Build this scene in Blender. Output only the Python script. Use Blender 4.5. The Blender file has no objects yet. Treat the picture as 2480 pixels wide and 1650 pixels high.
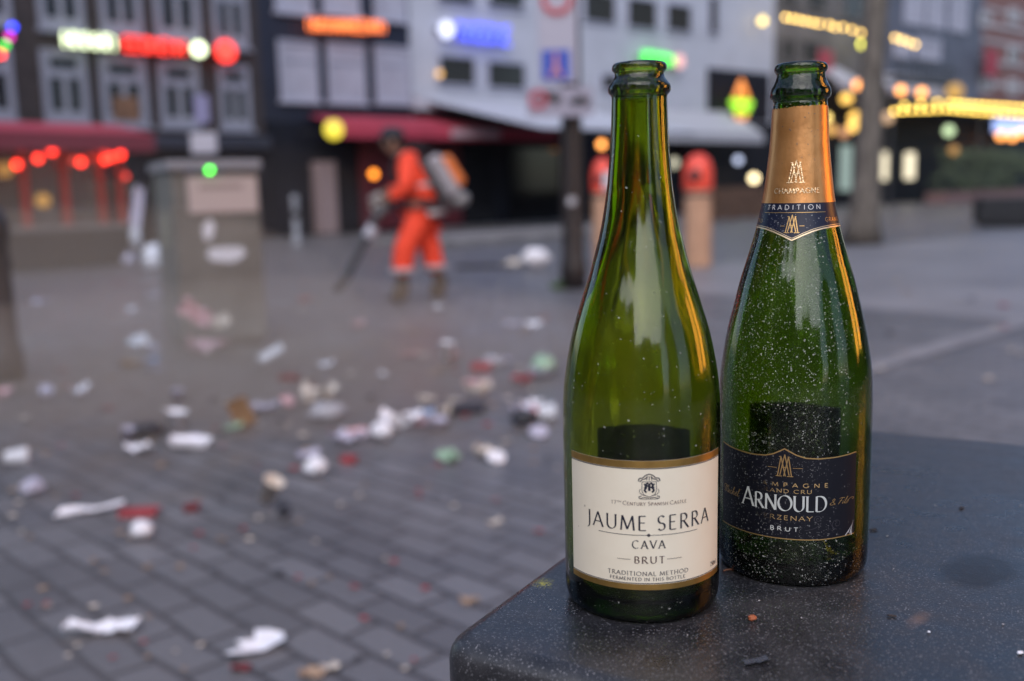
import bpy, bmesh, math, random
import numpy as np
from mathutils import Vector, Matrix, noise, Euler

R = math.radians
sc = bpy.context.scene
COL = sc.collection

# ------------------------------------------------------------------ camera
CAM_H = 1.12
PITCH, ROLL = R(8.7), R(1.4)
fwd = Vector((0, math.cos(PITCH), -math.sin(PITCH)))
R0 = Vector((1, 0, 0)); U0 = R0.cross(fwd)
RX = math.cos(ROLL) * R0 - math.sin(ROLL) * U0
UX = math.sin(ROLL) * R0 + math.cos(ROLL) * U0
cam_d = bpy.data.cameras.new("camera")
cam = bpy.data.objects.new("camera", cam_d)
COL.objects.link(cam)
mw = Matrix((RX, UX, -fwd)).transposed().to_4x4()
mw.translation = (0, 0, CAM_H)
cam.matrix_world = mw
cam_d.lens = 35; cam_d.sensor_width = 36
cam_d.clip_start = 0.02; cam_d.clip_end = 600
cam_d.dof.use_dof = True
cam_d.dof.focus_distance = 0.575
cam_d.dof.aperture_fstop = 4.25
sc.camera = cam

# ------------------------------------------------------------------ light
SUN_EL, SUN_ROT = R(42), R(188)
w = bpy.data.worlds.new("World"); sc.world = w; w.use_nodes = True
nt = w.node_tree
sky = nt.nodes.new("ShaderNodeTexSky"); sky.sky_type = 'NISHITA'
sky.sun_disc = False; sky.sun_elevation = SUN_EL; sky.sun_rotation = SUN_ROT
sky.air_density = 1.0; sky.dust_density = 1.0; sky.ozone_density = 2.5
bg = nt.nodes["Background"]; bg.inputs[1].default_value = 0.10
nt.links.new(sky.outputs[0], bg.inputs[0])
sd = bpy.data.lights.new("sun", 'SUN'); sd.energy = 1.15; sd.angle = R(75); sd.color = (1.0, 0.92, 0.86)
sun = bpy.data.objects.new("sun", sd); COL.objects.link(sun)
sun.rotation_euler = (R(90) - SUN_EL, 0, R(-8))
vs = sc.view_settings
vs.view_transform = 'Standard'; vs.look = 'None'; vs.gamma = 1; vs.exposure = 1.2
cy = sc.cycles
cy.max_bounces = 18; cy.transmission_bounces = 14; cy.glossy_bounces = 8; cy.diffuse_bounces = 3
cy.transparent_max_bounces = 12; cy.volume_bounces = 0
cy.caustics_reflective = False; cy.caustics_refractive = True
cy.blur_glossy = 0.6; cy.sample_clamp_indirect = 4.0
cy.use_denoising = True
try:
    cy.denoiser = 'OPENIMAGEDENOISE'
except Exception:
    pass

# ------------------------------------------------------------------ view helpers (photograph pixel of the 2480 x 1650 frame -> a point of the place)
FPX, CX, CY = 2480 * 35 / 36, 1240, 825
CAMP = Vector((0, 0, CAM_H))
def ray(x, y): return fwd + RX * ((x - CX) / FPX) - UX * ((y - CY) / FPX)
def gnd(x, y, z=0.0):
    d = ray(x, y); return CAMP + d * ((z - CAM_H) / d.z)
def D(x, y): return x * 1.0522, y * 1.0522
def gd(x, y, z=0.0): return gnd(*D(x, y), z)
FP0 = Vector((-6, 26, 0)); FD = Vector((.753, .658, 0)).normalized(); FN = Vector((FD.y, -FD.x, 0))
FROT = math.atan2(FD.y, FD.x)
def fpt(x, y, out=0.0):
    d = ray(x, y); p = FP0 + FN * out
    return CAMP + d * (FN.dot(p - CAMP) / FN.dot(d))
def fac(x, y, out=0.0):
    p = fpt(x, y, out); return (p - FP0).dot(FD), p.z

# ------------------------------------------------------------------ materials
def mat(name, color, rough=.6, metal=0.0, spec=.5, var=0.0, vscale=8.0, bump=0.0, bscale=40.0, emit=None, estr=0.0, col2=None, coat=0.0, detail=4):
    m = bpy.data.materials.new(name); m.use_nodes = True
    n = m.node_tree; b = n.nodes["Principled BSDF"]
    b.inputs["Base Color"].default_value = (*color, 1); b.inputs["Roughness"].default_value = rough
    b.inputs["Metallic"].default_value = metal; b.inputs["Specular IOR Level"].default_value = spec
    b.inputs["Coat Weight"].default_value = coat
    if emit:
        b.inputs["Emission Color"].default_value = (*emit, 1); b.inputs["Emission Strength"].default_value = estr
    if var or bump:
        tc = n.nodes.new("ShaderNodeTexCoord")
    if var:
        tx = n.nodes.new("ShaderNodeTexNoise"); tx.inputs["Scale"].default_value = vscale; tx.inputs["Detail"].default_value = detail
        n.links.new(tc.outputs["Object"], tx.inputs["Vector"])
        rp = n.nodes.new("ShaderNodeValToRGB"); rp.color_ramp.elements[0].position = .3; rp.color_ramp.elements[1].position = .7
        c2 = col2 or tuple(min(1, c * (1 + var)) for c in color)
        rp.color_ramp.elements[0].color = (*[c * (1 - var) for c in color], 1); rp.color_ramp.elements[1].color = (*c2, 1)
        n.links.new(tx.outputs["Fac"], rp.inputs["Fac"]); n.links.new(rp.outputs["Color"], b.inputs["Base Color"])
    if bump:
        t2 = n.nodes.new("ShaderNodeTexNoise"); t2.inputs["Scale"].default_value = bscale; t2.inputs["Detail"].default_value = 6
        n.links.new(tc.outputs["Object"], t2.inputs["Vector"])
        bp = n.nodes.new("ShaderNodeBump"); bp.inputs["Strength"].default_value = bump; bp.inputs["Distance"].default_value = .01
        n.links.new(t2.outputs["Fac"], bp.inputs["Height"]); n.links.new(bp.outputs["Normal"], b.inputs["Normal"])
    return m
def glow(name, color, s):
    m = bpy.data.materials.new(name); m.use_nodes = True
    n = m.node_tree; b = n.nodes["Principled BSDF"]
    b.inputs["Base Color"].default_value = (.05, .05, .05, 1); b.inputs["Emission Color"].default_value = (*color, 1); b.inputs["Emission Strength"].default_value = s * .7
    return m

class N:
    """small node-writing helper"""
    def __init__(s, m): s.t = m.node_tree; s.b = s.t.nodes["Principled BSDF"]; s.out = s.t.nodes["Material Output"]
    def n(s, typ, ins=None, **kw):
        x = s.t.nodes.new("ShaderNode" + typ)
        for k, v in kw.items(): setattr(x, k, v)
        for k, v in (ins or {}).items():
            if hasattr(v, "is_output"): s.t.links.new(v, x.inputs[k])
            else: x.inputs[k].default_value = v
        return x
    def math(s, op, a, b=0.0, clamp=False):
        return s.n("Math", {0: a, 1: b}, operation=op, use_clamp=clamp).outputs[0]
    def mix(s, f, a, b):
        x = s.t.nodes.new("ShaderNodeMix"); x.data_type = 'RGBA'
        for k, v in ((0, f), (6, a), (7, b)):
            if hasattr(v, "is_output"): s.t.links.new(v, x.inputs[k])
            else: x.inputs[k].default_value = v
        return x.outputs[2]
    def ramp(s, f, p0, p1, c0=(0, 0, 0, 1), c1=(1, 1, 1, 1)):
        x = s.n("ValToRGB", {"Fac": f}); e = x.color_ramp.elements
        e[0].position = p0; e[1].position = p1; e[0].color = c0; e[1].color = c1
        return x.outputs["Color"]
    def link(s, a, b): s.t.links.new(a, b)
def newmat(name):
    m = bpy.data.materials.new(name); m.use_nodes = True; return m, N(m)

def specks(g, vec, scale, size, keep, distort=0.0):
    """small irregular dots: 1 on a dot, 0 elsewhere"""
    if distort:
        nz = g.n("TexNoise", {"Vector": vec, "Scale": scale * 1.3, "Detail": 2.0}).outputs["Color"]
        off = g.n("VectorMath", {0: nz, 1: (.5, .5, .5)}, operation='SUBTRACT').outputs[0]
        sc_ = g.n("VectorMath", {0: off, 3: distort / scale}, operation='SCALE').outputs[0]
        vec = g.n("VectorMath", {0: vec, 1: sc_}, operation='ADD').outputs[0]
    v = g.n("TexVoronoi", {"Vector": vec, "Scale": scale})
    sep = g.n("SeparateColor", {"Color": v.outputs["Color"]})
    on = g.math('LESS_THAN', sep.outputs[0], keep)
    rad = g.math('MULTIPLY', sep.outputs[1], size)
    dot = g.math('LESS_THAN', v.outputs["Distance"], rad)
    return g.math('MULTIPLY', on, dot)

# ------------------------------------------------------------------ mesh builder
class MB:
    def __init__(s, T=None): s.v = []; s.f = []; s.fm = []; s.mi = 0; s.T = T
    def add(s, vs, fs):
        o = len(s.v)
        for p in vs:
            p = Vector(p)
            s.v.append(s.T @ p if s.T else p)
        for f in fs: s.f.append([o + i for i in f]); s.fm.append(s.mi)
        return s
    def box(s, x0, x1, y0, y1, z0, z1):
        return s.add([(x0,y0,z0),(x1,y0,z0),(x1,y1,z0),(x0,y1,z0),(x0,y0,z1),(x1,y0,z1),(x1,y1,z1),(x0,y1,z1)],
                     [(0,3,2,1),(4,5,6,7),(0,1,5,4),(1,2,6,5),(2,3,7,6),(3,0,4,7)])
    def quad(s, a, b, c, d): return s.add([a, b, c, d], [(0,1,2,3)])
    def tube(s, pts, r, n=10, caps=True):
        pts = [Vector(p) for p in pts]; rs = r if isinstance(r, (list, tuple)) else [r] * len(pts)
        vs = []; prev = None
        for i, p in enumerate(pts):
            t = (pts[min(i+1, len(pts)-1)] - pts[max(i-1, 0)])
            t = t.normalized() if t.length > 1e-9 else Vector((0, 0, 1))
            if prev is None: a = t.orthogonal().normalized()
            else:
                a = prev - t * prev.dot(t); a = a.normalized() if a.length > 1e-6 else t.orthogonal().normalized()
            prev = a; b = t.cross(a)
            for k in range(n):
                q = 2 * math.pi * k / n; vs.append(p + (a * math.cos(q) + b * math.sin(q)) * rs[i])
        fs = []
        for i in range(len(pts) - 1):
            for k in range(n):
                fs.append((i*n+k, i*n+(k+1)%n, (i+1)*n+(k+1)%n, (i+1)*n+k))
        if caps: fs.append(tuple(range(n-1, -1, -1))); fs.append(tuple((len(pts)-1)*n + k for k in range(n)))
        return s.add(vs, fs)
    def lathe(s, prof, n=32, c=(0, 0, 0), closed=False, sx=1, sy=1):
        """prof: (r, z) list"""
        vs = []; idx = []
        for r, z in prof:
            if r < 1e-7: idx.append([len(vs)] * n); vs.append((c[0], c[1], c[2] + z))
            else:
                idx.append(list(range(len(vs), len(vs) + n)))
                for k in range(n):
                    q = 2 * math.pi * k / n; vs.append((c[0] + r*math.cos(q)*sx, c[1] + r*math.sin(q)*sy, c[2] + z))
        fs = []
        m = len(prof)
        for i in range(m if closed else m - 1):
            a, b = idx[i], idx[(i+1) % m]
            for k in range(n):
                f = [a[k], a[(k+1)%n], b[(k+1)%n], b[k]]
                g = []
                for q in f:
                    if q not in g: g.append(q)
                if len(g) >= 3: fs.append(tuple(g))
        return s.add(vs, fs)
    def ball(s, c, r, n=14, m=8, sx=1, sy=1, sz=1):
        return s.lathe([(r*math.sin(math.pi*i/m) if 0 < i < m else 0, -r*math.cos(math.pi*i/m)*sz) for i in range(m+1)], n, c, sx=sx, sy=sy)
    def build(s, name, mats, parent=None, smooth=False, loc=None, rot=None, bevel=0.0, seg=2):
        me = bpy.data.meshes.new(name); me.from_pydata([tuple(p) for p in s.v], [], s.f)
        mats = mats if isinstance(mats, (list, tuple)) else [mats]
        for m in mats: me.materials.append(m)
        if len(mats) > 1: me.polygons.foreach_set("material_index", s.fm)
        if bevel:
            bm = bmesh.new(); bm.from_mesh(me)
            bmesh.ops.remove_doubles(bm, verts=bm.verts, dist=1e-6)
            bmesh.ops.bevel(bm, geom=list(bm.edges), offset=bevel, segments=seg, profile=.5, affect='EDGES')
            bm.to_mesh(me); bm.free()
        if smooth: me.polygons.foreach_set("use_smooth", [True] * len(me.polygons))
        me.update()
        o = bpy.data.objects.new(name, me); COL.objects.link(o)
        if parent: o.parent = parent
        if loc is not None: o.location = loc
        if rot is not None: o.rotation_euler = rot
        return o

def tag(o, label=None, cat=None, group=None, kind=None):
    if label: o['label'] = label
    if cat: o['category'] = cat
    if group: o['group'] = group
    if kind: o['kind'] = kind
    return o
def thing(name, label, cat, loc=(0, 0, 0), rz=0.0, group=None):
    o = bpy.data.objects.new(name, None); COL.objects.link(o); o.empty_display_size = .1
    o.location = loc; o.rotation_euler = (0, 0, rz)
    return tag(o, label, cat, group)
def copy_tree(o, parent=None):
    c = o.copy(); COL.objects.link(c)
    if parent: c.parent = parent
    for ch in o.children: copy_tree(ch, c)
    return c
def smoothcurve(pts, k=8):
    """Catmull-Rom through 2-D or 3-D points"""
    P = [np.array(p, float) for p in pts]; out = []
    for i in range(len(P) - 1):
        a = P[max(i-1, 0)]; b = P[i]; c = P[i+1]; d = P[min(i+2, len(P)-1)]
        for j in range(k):
            t = j / k
            out.append(.5 * (2*b + (c-a)*t + (2*a-5*b+4*c-d)*t*t + (3*b-a-3*c+d)*t**3))
    out.append(P[-1]); return [tuple(p) for p in out]

# ================================================================== GROUND
def paving_material():
    m, g = newmat("brick_paving")
    tc = g.n("TexCoord"); mp = g.n("Mapping", {"Vector": tc.outputs["Object"], "Rotation": (0, 0, R(45))})
    wob = g.n("TexNoise", {"Vector": mp.outputs[0], "Scale": 2.2, "Detail": 2.0}).outputs["Color"]
    off = g.n("VectorMath", {0: wob, 1: (.5, .5, .5)}, operation='SUBTRACT').outputs[0]
    off = g.n("VectorMath", {0: off, 3: .05}, operation='SCALE').outputs[0]
    vec = g.n("VectorMath", {0: mp.outputs[0], 1: off}, operation='ADD').outputs[0]
    br = g.n("TexBrick", {"Vector": vec, "Color1": (.095, .096, .107, 1), "Color2": (.178, .179, .195, 1), "Mortar": (.028, .027, .030, 1),
                          "Scale": 1.0, "Mortar Size": .012, "Mortar Smooth": .4, "Bias": 0.0, "Brick Width": .25, "Row Height": .125})
    br.offset = .5
    n1 = g.n("TexNoise", {"Vector": tc.outputs["Object"], "Scale": 1.1, "Detail": 5.0}).outputs["Fac"]
    n2 = g.n("TexNoise", {"Vector": tc.outputs["Object"], "Scale": 60.0, "Detail": 4.0}).outputs["Fac"]
    c = g.mix(g.math('MULTIPLY', g.ramp(n1, .35, .75), .5), br.outputs["Color"], (.20, .185, .18, 1))
    c2 = g.mix(g.math('MULTIPLY', g.ramp(n2, .4, .7), .35), c, (.09, .085, .09, 1))
    # trodden brown dirt left where the rubbish has been lying
    sb = g.n("VectorMath", {0: tc.outputs["Object"], 1: (-1.6, 6.0, 0)}, operation='SUBTRACT').outputs[0]
    ln = g.n("VectorMath", {0: g.n("VectorMath", {0: sb, 1: (1/2.9, 1/2.3, 0)}, operation='MULTIPLY').outputs[0]}, operation='LENGTH').outputs[1]
    n3 = g.n("TexNoise", {"Vector": tc.outputs["Object"], "Scale": 2.6, "Detail": 6.0, "Roughness": .65}).outputs["Fac"]
    dm = g.ramp(g.math('ADD', ln, g.math('MULTIPLY', g.math('SUBTRACT', n3, .5), 2.2)), .45, 1.05, (1, 1, 1, 1), (0, 0, 0, 1))
    c2 = g.mix(g.math('MULTIPLY', dm, .6), c2, (.155, .122, .098, 1))
    # old damp patches and gum
    wetn = g.ramp(g.n("TexNoise", {"Vector": tc.outputs["Object"], "Scale": .9, "Detail": 6.0, "Roughness": .7}).outputs["Fac"], .52, .66)
    c2 = g.mix(g.math('MULTIPLY', wetn, .35), c2, (.075, .073, .078, 1))
    c2 = g.mix(g.math('MULTIPLY', specks(g, tc.outputs["Object"], 7.0, .22, .25, .6), .6), c2, (.06, .058, .06, 1))
    g.link(c2, g.b.inputs["Base Color"])
    g.link(g.math('ADD', g.math('MULTIPLY', n1, .32), .25), g.b.inputs["Roughness"])
    h = g.math('ADD', g.math('MULTIPLY', br.outputs["Fac"], -1.0), g.math('MULTIPLY', n2, .35))
    bp = g.n("Bump", {"Height": h, "Strength": .6, "Distance": .008})
    g.link(bp.outputs["Normal"], g.b.inputs["Normal"])
    return m
PAV = paving_material()
g_ = MB(); g_.quad((-150, -150, 0), (150, -150, 0), (150, 250, 0), (-150, 250, 0))
tag(g_.build("ground", PAV), "grey brick paving of the square", kind='structure')

STREET = R(42)
asphalt = mat("worn_asphalt", (.225, .215, .225), .42, var=.25, vscale=.8, bump=.3, bscale=60)
sm = MB()
# the smooth carriageway in front of the far terraces
T = Matrix.Translation((3.0, 12.5, .004)) @ Matrix.Rotation(STREET, 4, 'Z')
sm.T = T; sm.quad((-2.5, -4.6, 0), (60, -4.6, 0), (60, 1.2, 0), (-2.5, 1.2, 0))
tag(sm.build("road", asphalt), "smooth grey carriageway", kind='structure')
sm = MB(Matrix.Translation((1.5, 5.27, .008)) @ Matrix.Rotation(R(43.5), 4, 'Z'))
sm.quad((-.3, -.09, 0), (30, -.09, 0), (30, .09, 0), (-.3, .09, 0))
tag(sm.build("paving_strip", mat("pale_strip_stone", (.225, .218, .228), .5, var=.2, vscale=4)), kind='structure')
# raised kerb platform behind the worker
A = gnd(1085, 600); B = gnd(1420, 572); dv = (B - A).normalized(); ang = math.atan2(dv.y, dv.x)
kb = MB(Matrix.Translation(A) @ Matrix.Rotation(ang, 4, 'Z'))
kb.box(0, 9.5, 0, 2.2, 0, .14)
tag(kb.build("kerb", mat("kerb_stone", (.20, .19, .19), .6, var=.3, vscale=3), bevel=.015), kind='structure')

# ================================================================== STONE BLOCK
ZT = .884
def granite():
    m, g = newmat("speckled_dark_granite")
    tc = g.n("TexCoord").outputs["Object"]
    s1 = specks(g, tc, 760.0, .46, .55)
    s2 = specks(g, tc, 700.0, .34, .16)
    s3 = specks(g, tc, 1200.0, .48, .6)
    big = g.n("TexNoise", {"Vector": tc, "Scale": 6.0, "Detail": 5.0, "Roughness": .6}).outputs["Fac"]
    mid = g.n("TexNoise", {"Vector": tc, "Scale": 45.0, "Detail": 5.0}).outputs["Fac"]
    dirt = g.ramp(g.math('ADD', g.math('MULTIPLY', big, .6), g.math('MULTIPLY', mid, .4)), .40, .62)
    base = g.mix(dirt, (.014, .014, .017, 1), (.040, .039, .043, 1))
    c = g.mix(g.math('MULTIPLY', s3, .7), base, (.085, .083, .09, 1))
    c = g.mix(g.math('MULTIPLY', s1, .8), c, (.15, .148, .16, 1))
    c = g.mix(g.math('MULTIPLY', s2, g.math('ADD', g.math('MULTIPLY', dirt, .6), .3)), c, (.32, .31, .32, 1))
    def blob(cx, cy, rx, ry, rz, soft, nscale, namt):
        mp = g.n("Mapping", {"Vector": tc, "Location": (0, 0, 0)}, vector_type='POINT')
        sub = g.n("VectorMath", {0: tc, 1: (cx, cy, 0)}, operation='SUBTRACT').outputs[0]
        rot = g.n("VectorRotate", {"Vector": sub, "Angle": -rz}, rotation_type='Z_AXIS').outputs[0]
        dv_ = g.n("VectorMath", {0: rot, 1: (1/rx, 1/ry, 0)}, operation='MULTIPLY').outputs[0]
        ln = g.n("VectorMath", {0: dv_}, operation='LENGTH').outputs[1]
        nz = g.n("TexNoise", {"Vector": tc, "Scale": nscale, "Detail": 4.0}).outputs["Fac"]
        f = g.math('ADD', ln, g.math('MULTIPLY', g.math('SUBTRACT', nz, .5), namt))
        return g.ramp(f, 1 - soft, 1.0, (1, 1, 1, 1), (0, 0, 0, 1))
    GRAN['blob'] = blob; GRAN['g'] = g
    yel = blob(*YEL, .0075, .0085, .6, .9, 300.0, 1.6)
    yel = g.math('MULTIPLY', yel, g.ramp(g.n("TexNoise", {"Vector": tc, "Scale": 900.0, "Detail": 3.0}).outputs["Fac"], .42, .55))
    c = g.mix(yel, c, (.42, .36, .02, 1))
    wet = blob(*WET, .024, .036, -.3, .35, 60.0, .55)
    c = g.mix(g.math('MULTIPLY', blob(WET[0]-.10, WET[1]+.05, .05, .075, .5, .5, 40.0, .9), .45), c, (.012, .012, .014, 1))
    c = g.mix(g.math('MULTIPLY', blob(WET[0]-.17, WET[1]-.09, .07, .03, .2, .5, 50.0, 1.1), .35), c, (.012, .012, .014, 1))
    c = g.mix(g.math('MULTIPLY', wet, .8), c, (.011, .011, .013, 1))
    tan = blob(*TAN, .006, .016, -.2, .9, 200.0, .8)
    c = g.mix(g.math('MULTIPLY', tan, .45), c, (.22, .12, .07, 1))
    g.link(c, g.b.inputs["Base Color"]); g.b.inputs["Specular IOR Level"].default_value = .55
    rg = g.math('ADD', g.math('MULTIPLY', dirt, .20), g.math('ADD', g.math('MULTIPLY', s1, .12), .27))
    rg = g.math('ADD', rg, g.math('MULTIPLY', wet, .10))
    g.link(rg, g.b.inputs["Roughness"])
    fine = g.n("TexNoise", {"Vector": tc, "Scale": 700.0, "Detail": 3.0}).outputs["Fac"]
    h = g.math('ADD', g.math('MULTIPLY', fine, .5), g.math('MULTIPLY', mid, 1.0))
    bp = g.n("Bump", {"Height": h, "Strength": .22, "Distance": .0012})
    g.link(bp.outputs["Normal"], g.b.inputs["Normal"])
    return m
GRAN = {}
BC = Vector((-.046, .497, 0)); BROT = R(-30)
def bl(p):  # world -> block-local
    q = Matrix.Rotation(-BROT, 4, 'Z') @ (Vector(p) - BC); return q.x, q.y
YEL = bl(gd(1250, 1342, ZT)); WET = bl(gd(2255, 1312, ZT)); TAN = bl(gd(2115, 1425, ZT))
# rounded block: bevelled vertical corners + rounded top edge
def block():
    bm = bmesh.new()
    bmesh.ops.create_cube(bm, size=1)
    S = .57
    for v in bm.verts: v.co = Vector(((v.co.x + .5) * S, (v.co.y + .5) * S, (v.co.z + .5) * ZT))
    ve = [e for e in bm.edges if abs(e.verts[0].co.z - e.verts[1].co.z) > .1]
    bmesh.ops.bevel(bm, geom=ve, offset=.022, segments=8, profile=.5, affect='EDGES')
    te = [e for e in bm.edges if all(v.co.z > ZT - 1e-4 for v in e.verts)]
    bmesh.ops.bevel(bm, geom=te, offset=.013, segments=7, profile=.5, affect='EDGES')
    me = bpy.data.meshes.new("stone_block"); bm.to_mesh(me); bm.free()
    me.polygons.foreach_set("use_smooth", [True] * len(me.polygons))
    me.materials.append(granite())
    o = bpy.data.objects.new("stone_block", me); COL.objects.link(o)
    o.location = BC; o.rotation_euler = (0, 0, BROT)
    md = o.modifiers.new("weighted", 'WEIGHTED_NORMAL'); md.keep_sharp = True
    return tag(o, "dark speckled granite block with rounded edges carrying the two bottles", "stone block")
BLOCK = block()

# ================================================================== LETTERING (stroke-drawn roman capitals)
def arc(cx, cy_, rx, ry, a0, a1, n=14):
    return [(cx + rx*math.cos(R(a0 + (a1-a0)*i/n)), cy_ + ry*math.sin(R(a0 + (a1-a0)*i/n))) for i in range(n+1)]
GL = {
 'A': (.74, [[(0,0),(.36,1)], [(.36,1),(.72,0)], [(.12,.34),(.60,.34)]]),
 'B': (.56, [[(.07,0),(.07,1)], [(.07,1),(.27,1)]+arc(.27,.76,.2,.24,90,-90,10)+[(.07,.52)], [(.07,.52),(.29,.52)]+arc(.29,.26,.24,.26,90,-90,10)+[(.07,0)]]),
 'C': (.76, [arc(.44,.5,.42,.5,48,312,22)]),
 'D': (.78, [[(.07,0),(.07,1)], [(.07,1),(.28,1)]+arc(.28,.5,.44,.5,90,-90,16)+[(.07,0)]]),
 'E': (.54, [[(.07,0),(.07,1)], [(.07,1),(.48,1)], [(.07,.53),(.42,.53)], [(.07,0),(.50,0)]]),
 'F': (.52, [[(.07,0),(.07,1)], [(.07,1),(.48,1)], [(.07,.52),(.42,.52)]]),
 'G': (.82, [arc(.44,.5,.42,.5,48,330,22)+[(.78,.42)], [(.58,.43),(.80,.43)]]),
 'H': (.76, [[(.08,0),(.08,1)], [(.68,0),(.68,1)], [(.08,.52),(.68,.52)]]),
 'I': (.20, [[(.10,0),(.10,1)]]),
 'J': (.34, [[(.25,1),(.25,.08)]+arc(.02,.08,.23,.32,0,-80,8)]),
 'L': (.52, [[(.07,1),(.07,0)], [(.07,0),(.50,0)]]),
 'M': (.92, [[(.04,0),(.13,1)], [(.13,1),(.46,.06)], [(.46,.06),(.79,1)], [(.79,1),(.88,0)]]),
 'N': (.80, [[(.08,0),(.08,1)], [(.08,1),(.72,0)], [(.72,0),(.72,1)]]),
 'O': (.90, [arc(.45,.5,.43,.5,90,450,30)]),
 'P': (.54, [[(.07,0),(.07,1)], [(.07,1),(.27,1)]+arc(.27,.73,.23,.27,90,-90,12)+[(.07,.46)]]),
 'R': (.64, [[(.07,0),(.07,1)], [(.07,1),(.27,1)]+arc(.27,.75,.22,.25,90,-90,12)+[(.07,.50)], [(.26,.50),(.62,0)]]),
 'S': (.54, [arc(.27,.745,.2,.255,35,270,16)[:-1]+arc(.27,.245,.23,.245,90,-145,16)]),
 'T': (.62, [[(.31,0),(.31,1)], [(.02,1),(.60,1)]]),
 'U': (.74, [[(.08,1),(.08,.34)]+arc(.37,.34,.29,.34,180,360,16)+[(.66,1)]]),
 'V': (.72, [[(0,1),(.36,0)], [(.36,0),(.72,1)]]),
 'Y': (.66, [[(.02,1),(.33,.48)], [(.64,1),(.33,.48)], [(.33,.48),(.33,0)]]),
 'Z': (.64, [[(.05,1),(.58,1)], [(.58,1),(.04,0)], [(.04,0),(.60,0)]]),
 '1': (.34, [[(.06,.82),(.2,1)], [(.2,1),(.2,0)]]),
 '7': (.50, [[(.03,1),(.47,1)], [(.47,1),(.18,0)]]),
 '5': (.50, [[(.44,1),(.13,1)], [(.13,1),(.09,.56)]+arc(.23,.3,.22,.3,120,-140,14)]),
 '0': (.52, [arc(.26,.5,.22,.5,90,450,20)]),
 'm': (.78, [[(.08,0),(.08,.66)], [(.08,.5)]+arc(.23,.46,.15,.2,150,0,8)+[(.38,0)], [(.38,.5)]+arc(.53,.46,.15,.2,150,0,8)+[(.68,0)]]),
 'l': (.2, [[(.1,0),(.1,1.02)]]),
 ' ': (.20, []),
}
def densify(pl, d):
    out = [pl[0]]
    for a, b in zip(pl, pl[1:]):
        n = max(1, int(math.hypot(b[0]-a[0], b[1]-a[1]) / d))
        for i in range(1, n+1): out.append((a[0]+(b[0]-a[0])*i/n, a[1]+(b[1]-a[1])*i/n))
    return out
class Surf:
    """decal writer on a body of revolution: (u in degrees, v in mm) -> the skin of a bottle"""
    def __init__(s, radius, th_face): s.rad = radius; s.th = th_face
    def p(s, deg, v, lift):
        a = s.th + R(deg); r = s.rad(v / 1000) + lift
        return (r*math.cos(a), r*math.sin(a), v / 1000)
class Ink:
    def __init__(s, surf, lift): s.surf = surf; s.mb = MB(); s.lift = lift; s.k = 0
    def ribbon(s, pl, wfun, mmdeg):
        """pl: (deg, mm) points; mmdeg: mm per degree; wfun(direction angle) -> width mm"""
        q = densify([(a * mmdeg, b) for a, b in pl], .35); s.k += 1
        lift = s.lift + s.k * 2.0e-6 % 8e-5
        vs = []
        for i, (x, y) in enumerate(q):
            a = q[max(i-1, 0)]; b = q[min(i+1, len(q)-1)]
            dx, dy = b[0]-a[0], b[1]-a[1]; L = math.hypot(dx, dy) or 1
            wd = wfun(math.atan2(dy, dx)) / 2
            nx, ny = -dy/L*wd, dx/L*wd
            vs.append(s.surf.p((x+nx)/mmdeg, y+ny, lift)); vs.append(s.surf.p((x-nx)/mmdeg, y-ny, lift))
        s.mb.add(vs, [(2*i, 2*i+1, 2*i+3, 2*i+2) for i in range(len(q)-1)])
    def text(s, txt, d0, d1, v0, v1, thick, thin, serif=0.0, track=.12, first=1.0, arch=None, skew=0.0):
        """fit txt between the angles d0..d1, capitals v0..v1; first: scale of the first letter of each word (small caps)"""
        lay = []; x = 0; start = True
        for ch in txt:
            wdt, st = GL[ch]; k = first if start and ch != ' ' else 1.0
            lay.append((x, k, st)); x += wdt * k + track; start = ch == ' '
        tot = x - track; r = s.surf.rad((v0+v1)/2000) * 1000; mmdeg = r * math.pi / 180
        H = v1 - v0; sx = (d1-d0) / tot
        pen = R(24)
        def wf(a): return thin + (thick-thin) * abs(math.sin(a - pen)) ** 1.5
        for x0, k, st in lay:
            ends = {}
            for pl in st:
                for e in (pl[0], pl[-1]): ends[(round(e[0],2), round(e[1],2))] = ends.get((round(e[0],2), round(e[1],2)), 0) + 1
            for pl in st:
                P = [(d0 + (x0 + px*k)*sx + skew*py, v0 + py*k*H) for px, py in pl]
                if arch: P = [(a, b + arch(a)) for a, b in P]
                s.ribbon(P, wf, mmdeg)
                if serif:
                    for e, o in ((pl[0], pl[1]), (pl[-1], pl[-2])):
                        if abs(e[1]-round(e[1])) < .02 and abs(e[1]-o[1]) > .3 and ends[(round(e[0],2), round(e[1],2))] == 1:
                            hw = serif * H / mmdeg
                            cxx = d0 + (x0 + e[0]*k)*sx; cyy = v0 + e[1]*k*H
                            s.ribbon([(cxx-hw, cyy), (cxx+hw, cyy)], lambda a: max(thin, .16), mmdeg)
    def line(s, pts, width, v=None):
        r = s.surf.rad(pts[0][1]/1000)*1000; mm = r*math.pi/180
        s.ribbon(pts, lambda a: width, mm)
    def build(s, name, m, parent): return s.mb.build(name, m, parent)
def patch(surf, d0, d1, vlo, vhi, lift, n=96, k=10):
    """a skin between two curves v(deg)"""
    f = lambda q: q if callable(q) else (lambda a: q)
    lo, hi = f(vlo), f(vhi); mb = MB(); vs = []
    for i in range(n+1):
        a = d0 + (d1-d0)*i/n
        for j in range(k+1): vs.append(surf.p(a, lo(a) + (hi(a)-lo(a))*j/k, lift))
    mb.add(vs, [(i*(k+1)+j, (i+1)*(k+1)+j, (i+1)*(k+1)+j+1, i*(k+1)+j+1) for i in range(n) for j in range(k)])
    return mb

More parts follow.
